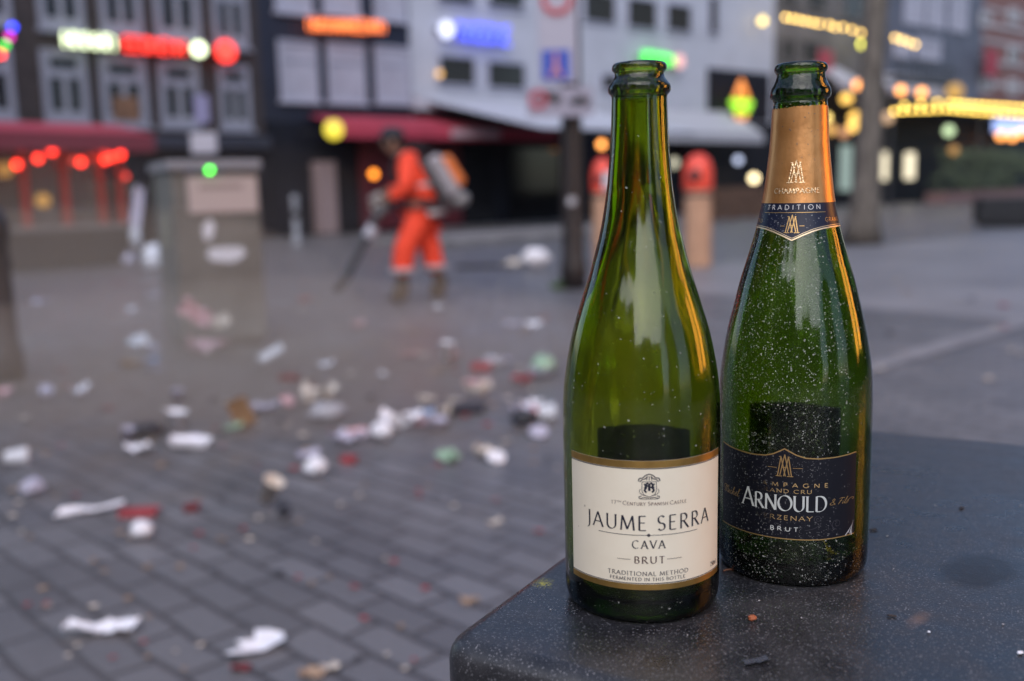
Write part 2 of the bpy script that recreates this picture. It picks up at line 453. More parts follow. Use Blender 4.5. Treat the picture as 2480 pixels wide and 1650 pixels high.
# ================================================================== BOTTLES
def green_glass(name, dust_amt, dens, absorb):
    m, g = newmat(name)
    tc = g.n("TexCoord").outputs["Object"]
    g.t.nodes.remove(g.b)
    gl = g.n("BsdfGlass", {"Color": (1, 1, 1, 1), "Roughness": 0.085, "IOR": 1.47})
    df = g.n("BsdfDiffuse", {"Color": (.66, .66, .62, 1)})
    sp = g.n("SeparateXYZ", {"Vector": tc})
    cl = g.n("TexNoise", {"Vector": tc, "Scale": 45.0, "Detail": 4.0}).outputs["Fac"]
    if dust_amt > .5:
        # dust thrown on the left flank, thinning to the right and up the neck
        side = g.math('SUBTRACT', .66, g.math('MULTIPLY', sp.outputs[0], 13.0))
        side = g.math('MULTIPLY', g.math('MAXIMUM', g.math('MINIMUM', side, 1.0), .10), g.ramp(cl, .30, .60))
        f1 = g.math('MAXIMUM', specks(g, tc, 900.0, .46, .34, .9), specks(g, tc, 560.0, .38, .03, .9))
        f2 = specks(g, tc, 1500.0, .44, .22, .9)
        f = g.math('MAXIMUM', f1, f2)
        th = g.n("TexNoise", {"Vector": tc, "Scale": 420.0, "Detail": 1.0}).outputs["Fac"]
        on = g.math('GREATER_THAN', side, g.math('MULTIPLY', g.math('SUBTRACT', th, .22), 1.25))
        f = g.math('MULTIPLY', f, on)
        film = g.math('MULTIPLY', side, .006)
        fac_ = g.math('ADD', g.math('MULTIPLY', f, .48), film, True)
    else:
        f1 = specks(g, tc, 330.0, .24, .10, .8)
        f2 = specks(g, tc, 800.0, .30, .07, .8)
        fac_ = g.math('ADD', g.math('MULTIPLY', g.math('MAXIMUM', f1, f2), .45), g.math('MULTIPLY', g.ramp(cl, .4, .8), .004), True)
    # the mouth is scuffed
    up = g.math('MULTIPLY', g.math('GREATER_THAN', sp.outputs[2], .281), g.ramp(g.n("TexNoise", {"Vector": tc, "Scale": 500.0, "Detail": 3.0}).outputs["Fac"], .42, .75))
    fac_ = g.math('ADD', fac_, g.math('MULTIPLY', up, .42), True)
    dcol = g.mix(g.math('GREATER_THAN', sp.outputs[2], .281), (.60, .60, .57, 1), (.08, .08, .09, 1)); g.link(dcol, df.inputs["Color"])
    mx = g.n("MixShader", {0: fac_, 1: gl.outputs[0], 2: df.outputs[0]})
    g.link(mx.outputs[0], g.out.inputs["Surface"])
    va = g.n("VolumeAbsorption", {"Color": absorb, "Density": dens})
    g.link(va.outputs[0], g.out.inputs["Volume"])
    wv = g.n("TexNoise", {"Vector": tc, "Scale": 38.0, "Detail": 1.0}).outputs["Fac"]
    bp = g.n("Bump", {"Height": wv, "Strength": .12, "Distance": .004})
    g.link(bp.outputs["Normal"], gl.inputs["Normal"])
    return m

def bottle(name, label, loc, outer, inner, m, seed):
    """outer, inner: (r mm, z mm) profiles from the base centre to the rim"""
    n = 128
    o_ = outer; i_ = inner[::-1]
    prof = [(r/1000, z/1000) for r, z in o_ + i_]
    mb = MB(); mb.lathe(prof, n)
    # slightly uneven wall: only the inner skin wanders, as in blown glass
    kn = len(o_)
    for v in mb.v:
        pass
    nv = 0; cnt = []
    for r, z in prof: cnt.append(1 if r < 1e-7 else n)
    st = sum(cnt[:kn])
    for q in range(st, len(mb.v)):
        v = mb.v[q]; rr = math.hypot(v.x, v.y)
        if rr > .004:
            d = noise.noise(Vector((v.x*30 + seed, v.y*30, v.z*9))) * .0013 + noise.noise(Vector((v.x*95, v.y*95 + seed, v.z*8))) * .0006
            if v.z > .235: d *= .5
            v.x *= 1 + d/rr; v.y *= 1 + d/rr
    root = mb.build(name, m, None, smooth=True, loc=loc)
    return tag(root, label, "bottle")

def radius_fn(outer):
    """outer radius (m) as a function of height (m), side wall only"""
    pts = sorted([(z/1000, r/1000) for r, z in outer if z > 0 and r > 10])
    zs = [p[0] for p in pts]; rs = [p[1] for p in pts]
    def f(z): return float(np.interp(z, zs, rs))
    return f

S1 = smoothcurve([(38,0),(41.2,1.0),(43.1,4.2),(44.0,9),(44.2,18),(44.25,40),(44.3,64),(44.4,89),(44.2,112),(43.2,127.6),(40.9,142.7),(37.6,157.6),(33.1,172.5),(28.3,187.2),(24.3,201.8),(21.4,213.7),(18.3,232.3),(16.4,250.8),(15.5,265.5),(15.0,280),(15.0,283.2),(15.6,284.4)], 6)
C1 = smoothcurve([(15.6,284.4),(16.6,285.6),(16.9,287.3),(16.5,289.2),(15.3,290.8),(14.2,292.2),(13.4,293.9),(13.2,295.2),(13.6,296.2),(14.4,297.0),(14.7,298.2),(14.45,299.6),(13.6,300.6),(12.2,301.0),(10.8,300.7),(9.8,299.6)], 4)
P1 = smoothcurve([(0,24),(8,22.5),(18,15),(26,7.5),(32,2.8),(35.5,.6),(38,0)], 5)
OUT1 = P1[:-1] + S1[:-1] + C1
IN1 = smoothcurve([(0,31),(9,29.5),(19,21.5),(27,14),(33,10.5),(37,11),(39.6,15),(40.7,24),(40.9,60),(41.0,95),(40.6,114),(39.6,128),(37.2,143),(33.8,158),(29.3,172.8),(24.5,187.3),(20.4,201.8),(17.4,213.7),(14.0,232.3),(11.8,250.8),(10.6,266),(9.9,282),(9.5,297)], 6)
S2 = smoothcurve([(39,0),(42.2,1.1),(44.2,4.6),(45.0,9.5),(45.3,20),(45.45,45),(45.4,95),(45.2,107.7),(44.5,122),(42.6,136.4),(39.9,150.6),(36.5,164.8),(32.9,178.8),(28.9,192),(24.2,208.5),(20.6,225),(17.9,245.8),(16.4,261.6),(15.6,279),(15.2,281.6),(15.7,283.2)], 6)
C2 = smoothcurve([(15.7,283.2),(16.9,284.2),(17.3,286.4),(17.0,288.8),(15.9,291.2),(14.8,293.4),(14.0,295.6),(13.7,297.2),(14.0,298.4),(14.8,299.4),(15.1,300.8),(14.8,302.2),(13.9,303.3),(12.4,303.7),(10.9,303.4),(9.9,302.2)], 4)
P2 = smoothcurve([(0,26),(8,24.5),(18,16.5),(26,8.3),(33,2.8),(36.5,.6),(39,0)], 5)
OUT2 = P2[:-1] + S2[:-1] + C2
IN2 = smoothcurve([(0,33),(9,31.5),(19,23.5),(27,15.5),(34,11),(38,11.5),(40.6,16),(41.8,26),(42.0,60),(42.0,95),(41.6,109),(40.8,122),(38.8,136.4),(36.0,150.6),(32.6,164.8),(28.9,178.8),(24.9,192),(20.2,208.5),(16.5,225),(13.2,245.8),(11.4,261.6),(10.4,280),(9.6,300)], 6)

X1, Y1 = .0721, .552
X2, Y2 = .1722, .597
def facing(x, y): return math.atan2(-y, -x)

G1 = green_glass("olive_green_glass", .2, 740.0, (.755, .81, .0, 1))
G2 = green_glass("dusty_deep_green_glass", 1.0, 860.0, (.675, .79, .0, 1))
b1 = bottle("wine_bottle", "empty green cava bottle with cream JAUME SERRA label at the block's corner", (X1, Y1, ZT), OUT1, IN1, G1, 3.1)
b2 = bottle("wine_bottle", "dusty green champagne bottle with gold neck foil and black ARNOULD label", (X2, Y2, ZT), OUT2, IN2, G2, 8.7)

# ---- left bottle label
def paper_material(name, base, dustmask=False):
    m, g = newmat(name)
    tc = g.n("TexCoord").outputs["Object"]
    nz = g.n("TexNoise", {"Vector": tc, "Scale": 90.0, "Detail": 5.0}).outputs["Fac"]
    c = g.mix(g.math('MULTIPLY', g.ramp(nz, .45, .8), .14), (*base, 1), (base[0]*.80, base[1]*.74, base[2]*.62, 1))
    sp = specks(g, tc, 260.0, .2, .035, .5)
    c = g.mix(g.math('MULTIPLY', sp, .6), c, (.25, .2, .15, 1))
    g.link(c, g.b.inputs["Base Color"]); g.b.inputs["Roughness"].default_value = .5
    fb = g.n("TexNoise", {"Vector": tc, "Scale": 1500.0, "Detail": 2.0}).outputs["Fac"]
    g.link(g.n("Bump", {"Height": fb, "Strength": .10, "Distance": .0003}).outputs[0], g.b.inputs["Normal"])
    return m
CREAM = paper_material("cream_label_paper", (.84, .755, .60))
GOLD = mat("gold_print", (.52, .31, .09), .34, metal=.85, var=.16, vscale=120)
INKD = mat("navy_black_ink", (.012, .014, .03), .45)
INKB = mat("faded_brown_ink", (.16, .10, .085), .5)
INKM = mat("maroon_ink", (.06, .02, .022), .45)
su1 = Surf(radius_fn(OUT1), facing(X1, Y1))
L1 = patch(su1, -58.6, 71.2, 20.9, 92.5, .00012).build("front_label", CREAM, b1, smooth=True)
patch(su1, -58.6, 71.2, 88.6, 92.45, .00022, k=2).build("gold_border", GOLD, L1, smooth=True)
patch(su1, -58.6, 71.2, 20.95, 24.2, .00022, k=2).build("gold_border", GOLD, L1, smooth=True)
ik = Ink(su1, .00026)
ik.line([(-58.5, 88.2), (71, 88.2)], .42); ik.line([(-58.5, 24.7), (71, 24.7)], .42)
ik.text("JAUME SERRA", -41.5, 54, 54.35, 62.3, 1.05, .34, serif=.075, track=.24)
ik.line([(-31, 51.7), (42, 51.7)], .30)
mm1 = .775
ik.ribbon([(5.0 + .75*math.cos(a), 51.7 + .58*math.sin(a)) for a in [2*math.pi*i/10 for i in range(11)]], lambda a: .62, mm1)
ik.text("CAVA", -6.3, 16.3, 44.3, 48.7, .72, .26, serif=.13, track=.30)
ik.build("lettering", INKD, L1)
ik = Ink(su1, .00026)
ik.text("BRUT", -4.9, 16.0, 36.0, 39.7, .70, .25, serif=.13, track=.30)
ik.line([(-16.8, 38.0), (-7.5, 38.0)], .24); ik.line([(17.8, 38.0), (28.8, 38.0)], .24)
ik.build("lettering", INKM, L1)
ik = Ink(su1, .00026)
ik.text("TRADITIONAL METHOD", -24, 34, 29.1, 31.3, .40, .20, serif=.14, track=.22)
ik.text("FERMENTED IN THIS BOTTLE", -22.4, 31.6, 26.2, 27.9, .34, .18, serif=.12, track=.22)
ik.text("750ml", 57.6, 66.3, 27.1, 29.6, .36, .26, track=.14)
ik.build("lettering", mat("grey_ink", (.05, .045, .06), .5), L1)
ik = Ink(su1, .00026)
ik.text("17", -21, -17.2, 68.2, 70.2, .30, .18, track=.1)
ik.text("TH", -16.6, -14.0, 69.3, 70.3, .22, .16, track=.12)
ik.text("CENTURY SPANISH CASTLE", -12.6, 32.3, 68.2, 69.8, .32, .18, serif=.1, track=.20, first=1.28)
ik.build("lettering", INKB, L1)
# crest: leafy helm, shield with a beast, ribbon
ik = Ink(su1, .00026); c0 = 5.4
def cr(pts, wd=.26): ik.ribbon([(c0 + a, b) for a, b in pts], lambda q: wd, mm1)
cr([(-4.9, 81.2), (-4.9, 76.2), (-3.8, 74.2), (0, 72.8), (3.8, 74.2), (4.9, 76.2), (4.9, 81.2), (-4.9, 81.2)], .30)
cr(smoothcurve([(-7.3, 81.4), (-6.6, 83.0), (-4.4, 83.3), (-2.6, 84.6), (0, 85.3), (2.6, 84.6), (4.4, 83.3), (6.6, 83.0), (7.3, 81.4)], 5), .55)
cr(smoothcurve([(-6.4, 81.2), (-4.6, 82.4), (-2.6, 82.9), (-1.2, 84.2)], 5), .5)
cr(smoothcurve([(6.4, 81.2), (4.6, 82.4), (2.6, 82.9), (1.2, 84.2)], 5), .5)
for dx in (-1.8, 0, 1.8): cr([(dx, 82.0), (dx*.7, 84.3)], .42)
for sgn in (-1, 1):
    cr(smoothcurve([(sgn*.6, 80.6), (sgn*2.4, 79.6), (sgn*2.0, 78.0), (sgn*3.2, 76.6), (sgn*1.8, 75.4)], 5), 1.0)
    cr(smoothcurve([(sgn*3.6, 80.2), (sgn*2.6, 78.6), (sgn*3.6, 77.8)], 5), .6)
    cr(smoothcurve([(sgn*1.6, 73.6), (sgn*4.4, 74.0), (sgn*6.6, 75.6), (sgn*6.0, 77.2)], 5), .32)
    cr(smoothcurve([(sgn*.4, 72.2), (sgn*3.4, 72.6), (sgn*6.2, 72.0), (sgn*7.0, 72.9), (sgn*5.2, 73.4)], 5), .42)
cr([(0, 80.4), (0, 76.2)], 1.3); cr([(-1.8, 79.2), (1.8, 78.0)], .8); cr([(-5.8, 71.7), (5.8, 71.7)], .22)
ik.build("crest", INKD, L1)
# back label: seen from inside through the glass
bk = patch(su1, 141, 217, 24, 91, .00012); BL1 = bk.build("back_label", mat("back_label_paper", (.10, .10, .12), .6, var=.25, vscale=60), b1, smooth=True)

# ---- right bottle: foil, neck label, front label
def foil_material():
    m, g = newmat("gold_neck_foil")
    tc = g.n("TexCoord").outputs["Object"]
    nz = g.n("TexNoise", {"Vector": tc, "Scale": 70.0, "Detail": 6.0}).outputs["Fac"]
    c = g.mix(g.ramp(nz, .35, .7), (.56, .245, .075, 1), (.70, .34, .125, 1))
    d1 = specks(g, tc, 520.0, .40, .22, .9)
    sp = g.n("SeparateXYZ", {"Vector": tc})
    hi = g.math('MAXIMUM', g.math('MINIMUM', g.math('MULTIPLY', g.math('SUBTRACT', sp.outputs[2], .236), 30.0), 1.0), .12)
    d1 = g.math('MULTIPLY', d1, hi)
    c = g.mix(g.math('MULTIPLY', d1, .6), c, (.17, .15, .14, 1))
    g.link(c, g.b.inputs["Base Color"])
    g.b.inputs["Metallic"].default_value = .65
    g.link(g.math('ADD', g.math('MULTIPLY', nz, .2), .24), g.b.inputs["Roughness"])
    w1 = g.n("TexNoise", {"Vector": tc, "Scale": 240.0, "Detail": 4.0}).outputs["Fac"]
    mp = g.n("Mapping", {"Vector": tc, "Scale": (1, 1, .12)}).outputs[0]
    w2 = g.n("TexNoise", {"Vector": mp, "Scale": 260.0, "Detail": 2.0}).outputs["Fac"]
    h = g.math('ADD', g.math('ADD', g.math('MULTIPLY', w1, .5), g.math('MULTIPLY', w2, .35)), g.math('MULTIPLY', d1, .5))
    g.link(g.n("Bump", {"Height": h, "Strength": .38, "Distance": .0009}).outputs[0], g.b.inputs["Normal"])
    return m
FOIL = foil_material()
GOLDP = mat("pale_gold_print", (.58, .37, .15), .38, metal=.7)
CREAMG = mat("cream_gold_print", (.78, .60, .38), .38, metal=.5)
def dusty(name, base, amt, sheen=.35):
    m, g = newmat(name)
    tc = g.n("TexCoord").outputs["Object"]; sp = g.n("SeparateXYZ", {"Vector": tc})
    side = g.math('SUBTRACT', .60, g.math('MULTIPLY', sp.outputs[0], 14.0))
    cl = g.n("TexNoise", {"Vector": tc, "Scale": 45.0, "Detail": 4.0}).outputs["Fac"]
    side = g.math('MULTIPLY', g.math('MAXIMUM', g.math('MINIMUM', side, 1.0), .12), g.ramp(cl, .30, .60))
    f = g.math('MAXIMUM', specks(g, tc, 900.0, .46, .34, .9), specks(g, tc, 1500.0, .44, .22, .9))
    th = g.n("TexNoise", {"Vector": tc, "Scale": 420.0, "Detail": 1.0}).outputs["Fac"]
    on = g.math('GREATER_THAN', side, g.math('MULTIPLY', g.math('SUBTRACT', th, .22), 1.25))
    c = g.mix(g.math('MULTIPLY', g.math('MULTIPLY', f, on), amt), (*base, 1), (.5, .5, .5, 1))
    g.link(c, g.b.inputs["Base Color"]); g.b.inputs["Roughness"].default_value = sheen; g.b.inputs["Specular IOR Level"].default_value = .32
    return m
NAVY = dusty("navy_neck_label_paper", (.010, .013, .032), .35)
BLACKL = dusty("black_label_paper", (.007, .0075, .013), .32, .42)
su2 = Surf(radius_fn(OUT2), facing(X2, Y2))
rng = random.Random(5)
jag = [rng.uniform(-.5, .6) for _ in range(400)]
fo = patch(su2, -180, 180, 223.6, lambda a: 278.2 + jag[int((a+180)*1.05) % 378] + .6*math.sin(R(a*2)), .00028, n=360, k=26).build("neck_foil", FOIL, b2, smooth=True)
mm2n = .32
def monogram(ink, cx, v0, v1, half, mm, t=.42, th=.2):
    H = v1 - v0; pen = R(20)
    wf = lambda a: th + (t-th)*abs(math.sin(a-pen))
    P = lambda pts: ink.ribbon([(cx + x*half, v0 + y*H) for x, y in pts], wf, mm)
    P([(-.78, .03), (-.42, .90)]); P([(-.42, .90), (.10, .02)]); P([(-.10, .02), (.42, .90)]); P([(.42, .90), (.78, .03)])     # the wide M
    P([(-.52, .06), (0, 1)]); P([(0, 1), (.52, .06)]); P([(-.27, .42), (.27, .42)])                                              # the tall A
    for sx in (-.78, -.48, .48, .78): P([(sx-.2, .02), (sx+.2, .02)])
    for sx in (-.48, .48): P([(sx-.16, .90), (sx+.06, .90)])
ik = Ink(su2, .00050)
monogram(ik, -4.5, 235, 248, 15.5, mm2n, .62, .4)
ik.text("CHAMPAGNE", -41.5, 35, 229.3, 232.0, .60, .36, serif=.12, track=.16)
ik.build("embossing", mat("raised_foil", (.84, .60, .34), .3, metal=.85, bump=.3, bscale=900), fo)
# neck label with its pointed lower edge
vx = [-150, -100, -80, -62, -48, -33, -20, -7, 6, 20, 34, 50, 64, 100, 150]
vz = [209.6, 209.6, 209.4, 209.2, 208.6, 207.1, 204.9, 202.3, 205.0, 207.3, 208.6, 209.3, 209.5, 209.6, 209.6]
vlow = lambda a: float(np.interp(a, vx, vz))
nl = patch(su2, -150, 150, vlow, 224.2, .00016, n=150, k=14).build("neck_label", NAVY, b2, smooth=True)
ik = Ink(su2, .00034)
aa = [-149 + 2*i for i in range(150)]
ik.line([(a, vlow(a) + .25) for a in aa], .75); ik.build("gold_border", CREAMG, nl); ik = Ink(su2, .00034)
ik.line([(a, vlow(a) + 1.35) for a in aa], .26)
ik.build("gold_border", CREAMG, nl)
ik = Ink(su2, .00034)
ik.line([(-58, 218.2), (43, 218.2)], .26)
monogram(ik, -8, 206.6, 217.0, 10.5, .39, .52, .28)
ik.line([(-23.5, 210.6), (-17.8, 210.6)], .26); ik.line([(2.0, 210.6), (8.7, 210.6)], .26)
ik.text("GRAND", 40.7, 72, 212.8, 215.0, .32, .22, track=.3)
ik.text("CRU", -82, -59, 212.4, 214.6, .32, .22, track=.3)
ik.build("lettering", GOLDP, nl)
ik = Ink(su2, .00034)
ik.text("TRADITION", -52, 34.5, 219.9, 222.5, .38, .34, track=.55)
ik.build("lettering", mat("pale_silver_print", (.62, .60, .60), .4), nl)
# front label
tx = [-64, -52, -40, -30, -20, -14, -6.2, 2, 9, 18, 30, 42, 50]
tz = [80.6, 79.6, 79.1, 78.9, 79.5, 81.0, 84.4, 81.0, 79.3, 78.9, 79.2, 79.9, 80.6]
vtop = lambda a: float(np.interp(a, tx, tz))
vbot = lambda a: 30.6 + max(0, (a-20))*.03
L2 = patch(su2, -64.3, 50.3, lambda a: vbot(a)-.3, lambda a: vtop(a)+.2, .00013, n=120, k=14).build("front_label", BLACKL, b2, smooth=True)
ik = Ink(su2, .00030)
aa = [-64.2 + 1.0*i for i in range(115)]
ik.line([(a, vtop(a)) for a in aa], .72); ik.build('gold_border', GOLDP, L2); ik = Ink(su2, .00030)
ik.line([(a, vbot(a)) for a in aa], .62); ik.build('gold_border', GOLDP, L2); ik = Ink(su2, .00030)
monogram(ik, -6.0, 67.9, 81.0, 6.3, .79, .62, .36)
ik.line([(-18, 73.0), (-11.6, 73.0)], .26); ik.line([(-.2, 73.2), (6.5, 73.2)], .26)
ik.build("monogram", GOLDP, L2)
def worn(name, base, base2):
    """gold print rubbed away towards the dusty left end of each line"""
    m, g = newmat(name)
    tc = g.n("TexCoord").outputs["Object"]; sp = g.n("SeparateXYZ", {"Vector": tc})
    nz = g.n("TexNoise", {"Vector": tc, "Scale": 260.0, "Detail": 3.0}).outputs["Fac"]
    f = g.math('ADD', g.math('MULTIPLY', g.math('ADD', sp.outputs[0], .0272), 130.0), g.math('SUBTRACT', nz, .5), True)
    g.link(g.mix(f, (*base2, 1), (*base, 1)), g.b.inputs["Base Color"]); g.b.inputs["Roughness"].default_value = .4
    g.b.inputs["Metallic"].default_value = .35
    return m
WORN = worn("worn_gold_print", (.62, .42, .19), (.03, .026, .024))
ik = Ink(su2, .00030)
ik.text("CHAMPAGNE", -37, 25.2, 61.9, 64.2, .40, .34, track=.75)
ik.text("GRAND CRU", -25.5, 13.3, 58.3, 60.4, .36, .22, serif=.1, track=.28)
ik.text("VERZENAY", -26, 14, 42.1, 44.6, .40, .24, serif=.1, track=.26)
ik.build("lettering", WORN, L2)
ik = Ink(su2, .00030)
ik.text("ARNOULD", -38.5, 24.6, 47.6, 56.6, 1.35, .30, serif=.10, track=.10, first=1.22)
ik.text("BRUT", -15.6, 4.2, 35.4, 37.8, .46, .42, track=.5)
ik.build("lettering", mat("white_print", (.56, .58, .56), .55, spec=.3), L2)
ik = Ink(su2, .00030)
def script(paths, d0, v0, kx, kv, wd=.34):
    for pl in paths: ik.ribbon([(d0 + (x + .28*y)*kx, v0 + y*kv) for x, y in smoothcurve(pl, 6)], lambda a: wd*(.65 + .5*abs(math.sin(a - R(20)))), .79)
# handwritten "Michel" and "& Fils"
script([[(.15,.55),(0,.75),(.15,1),(.42,.9),(.30,.0)], [(.35,.5),(.62,1),(.66,.55),(.56,0)], [(.60,.45),(.92,1),(.98,.5),(.92,.05),(1.08,.1)],
        [(1.08,.08),(1.24,.48),(1.20,.05),(1.36,.12)], [(1.74,.42),(1.56,.5),(1.44,.2),(1.6,.02),(1.8,.14)],
        [(1.8,.14),(2.06,.95),(1.94,1.0),(1.88,0)], [(1.9,.25),(2.1,.5),(2.14,.2),(2.16,.02),(2.3,.12)],
        [(2.3,.16),(2.54,.34),(2.46,.52),(2.36,.2),(2.5,.02),(2.68,.14)], [(2.68,.14),(2.92,.95),(2.82,1.0),(2.76,.15),(2.86,.02),(3.04,.14)]], -62.5, 50.6, 6.6, 4.6)
ik.build("lettering", GOLDP, L2); ik = Ink(su2, .00030)
script([[(.72,.18),(.5,.02),(.2,.02),(.12,.26),(.42,.5),(.5,.8),(.34,.9),(.26,.7),(.5,.3),(.74,.0)],
        [(1.05,.85),(1.3,.98),(1.75,.92)], [(1.45,.95),(1.28,.4),(1.12,0)], [(1.2,.5),(1.5,.55)],
        [(1.72,.45),(1.64,.08),(1.8,.1)], [(1.80,.62),(1.83,.66)], [(1.84,.12),(2.16,.92),(2.06,.98),(1.94,.1),(2.1,.1)],
        [(2.12,.12),(2.36,.5),(2.40,.2),(2.24,.0),(2.1,.06)], [(2.36,.5),(2.7,.75),(3.1,.72),(3.15,.5),(2.95,.46)]], 26.2, 51.0, 6.6, 3.8)
ik.build("lettering", GOLDP, L2)
ik = Ink(su2, .00030)
def spiral(cx, cv, r0, turns, a0, tail):
    pts = []
    for i in range(40):
        q = i/39; a = a0 + turns*2*math.pi*q; r = r0*(.12 + .88*q); pts.append((cx + r*math.cos(a)/.79, cv + r*math.sin(a)))
    ik.ribbon(pts + tail, lambda a: .26, .79)
spiral(18.3, 43.0, 2.3, 1.6, 0, [(19.5, 39.2), (15, 37.2), (9, 36.2)])
spiral(33.0, 39.4, 3.3, 1.6, 1.0, [(30, 37.0), (27.4, 40.5), (26.4, 42.0)])
ik.build("scroll_ornament", mat("dull_black_varnish_print", (.05, .047, .06), .3), L2)
# torn white corner of the label
tr = MB(); 
for q, (a0, a1, v0, v1, wd) in enumerate(((44.8, 48.6, 32.0, 40.0, 1.0), (40.5, 46.5, 31.6, 36.2, .7), (46.2, 47.5, 31.0, 35.2, .9), (43, 47, 33, 37.5, .5))):
    p_ = [su2.p(a0, v0, .00036 + q*4e-6), su2.p(a0 + wd, v0 - .4, .00036 + q*4e-6), su2.p(a1, v1, .00036 + q*4e-6)]
    tr.add(p_, [(0, 1, 2)])
tr.build("torn_edge", mat("torn_white_paper", (.5, .5, .52), .8), L2)
patch(su2, 140, 222, 30, 93, .00013).build("back_label", mat("dark_back_label_paper", (.03, .03, .035), .6), b2, smooth=True)

# ================================================================== HOUSES ALONG THE FAR SIDE OF THE SQUARE
BRICK1 = mat("dark_brown_brick", (.036, .028, .029), .8, var=.35, vscale=3, bump=.4, bscale=30)
NAVYP = mat("navy_painted_wall", (.010, .012, .027), .5, var=.2, vscale=2)
WHITEW = mat("white_render", (.42, .43, .49), .6, var=.08, vscale=1.5)
GREYW = mat("grey_brown_stone", (.12, .112, .11), .7, var=.35, vscale=1.2)
BLUEG = mat("blue_grey_render", (.085, .093, .13), .6, var=.3, vscale=1.0)
REDBR = mat("red_brick", (.17, .085, .08), .8, var=.4, vscale=2.5)
FRAMEW = mat("off_white_window_paint", (.23, .24, .30), .5)
FRAMEB = mat("white_window_paint", (.36, .37, .46), .5)
STONEW = mat("white_stone_band", (.36, .35, .38), .6)
PANE = mat("dark_window_glass", (.010, .011, .014), .1, spec=.25)
PANEG = mat("grey_green_window_glass", (.035, .038, .036), .15, spec=.5)
CURT = mat("pale_curtain", (.24, .25, .30), .8, var=.12, vscale=6)
CURTB = mat("bluish_net_curtain", (.33, .335, .41), .8, var=.12, vscale=2)
SHOP = mat("dark_shopfront", (.008, .009, .015), .6, spec=.2, var=.3, vscale=1)
SHOPG = mat("dark_shop_glass", (.010, .011, .014), .1)
ROOF = mat("dark_roof_tiles", (.04, .035, .035), .7)
REDCL = mat("crimson_awning_cloth", (.36, .035, .065), .7, var=.15, vscale=1.5)
REDDK = mat("deep_red_panel", (.09, .010, .018), .6)
WARMWALL = mat("brown_interior_wall", (.10, .065, .045), .7, var=.3, vscale=2)
METALD = mat("dark_metal", (.03, .03, .035), .45)

def house(name, label, px0, px1, wallmat, depth=9.0, height=13.0, zbase=0.0, roof=True):
    s0 = fac(px0, 400)[0]; s1 = fac(px1, 400)[0]
    o = FP0 + FD * s0
    root = thing(name, label, "building", o, FROT)
    root['s0'] = 0.0
    HS[name_of(root)] = s0
    MB().box(0, s1-s0, 0, depth, zbase, height).build("wall", wallmat, root)
    if roof:
        r = MB(); W = s1-s0
        r.add([(0,-.3,height),(W,-.3,height),(W,depth,height),(0,depth,height),(0,depth/2,height+3.2),(W,depth/2,height+3.2)],
              [(0,1,5,4),(2,3,4,5),(0,4,3),(1,2,5),(0,3,2,1)]).build("roof", ROOF, root)
    return root, s0, s1 - s0
HS = {}
def name_of(o): return o.name
def rect(s0, x0, y0, x1, y1, out=0.0):
    """photograph rectangle -> facade-local x0, x1, z0, z1"""
    xm, ym = (x0+x1)/2, (y0+y1)/2
    return fac(x0, ym, out)[0]-s0, fac(x1, ym, out)[0]-s0, fac(xm, y1, out)[1], fac(xm, y0, out)[1]
def window(root, x0, x1, z0, z1, style, fm=FRAMEW, fw=.12, sill=True):
    f = MB(); d = -.09
    f.box(x0, x0+fw, d, .02, z0, z1); f.box(x1-fw, x1, d, .02, z0, z1)
    f.box(x0+fw, x1-fw, d, .02, z1-fw, z1); f.box(x0+fw, x1-fw, d, .02, z0, z0+fw)
    W, H = x1-x0, z1-z0
    if style == 'sash':      # pale frame, dark transom light, two dark casements, pale curtain between
        f.box(x0+fw, x1-fw, d+.01, .02, z0+H*.62, z0+H*.74)
    if style == 'bars':
        f.box(x0+W/2-.03, x0+W/2+.03, d+.01, .02, z0+fw, z1-fw)
    if style == 'net':
        f.box(x0+fw, x1-fw, d+.01, .02, z0+H*.66, z0+H*.70)
    o = f.build("window", fm, root)
    pm = PANEG if style in ('plain', 'bars') else PANE
    MB().box(x0+fw, x1-fw, -.03, -.015, z0+fw, z1-fw).build("pane", pm, o)
    if style == 'sash':
        c = MB()
        c.box(x0+W*.43, x0+W*.57, -.07, -.035, z0+fw, z0+H*.62)
        c.box(x0+fw, x0+W*.17, -.07, -.035, z0+fw, z0+H*.62); c.box(x0+W*.83, x1-fw, -.07, -.035, z0+fw, z0+H*.62)
        c.box(x0+W*.17, x0+W*.83, -.066, -.035, z0+fw, z0+H*.15)
        c.box(x0+fw, x0+W*.2, -.07, -.035, z0+H*.74, z1-fw); c.box(x0+W*.8, x1-fw, -.07, -.035, z0+H*.74, z1-fw)
        c.box(x0+W*.2, x0+W*.8, -.066, -.035, z0+H*.89, z1-fw)
        c.build("curtain", CURT, o)
    if style == 'net':
        c = MB(); 
        c.box(x0+fw, x1-fw, -.045, -.035, z0+fw, z1-fw); c.build("curtain", CURTB, o)
    if sill: MB().box(x0-.06, x1+.06, -.16, -.0, z0-.09, z0-.003).build("sill", fm, o)
    return o

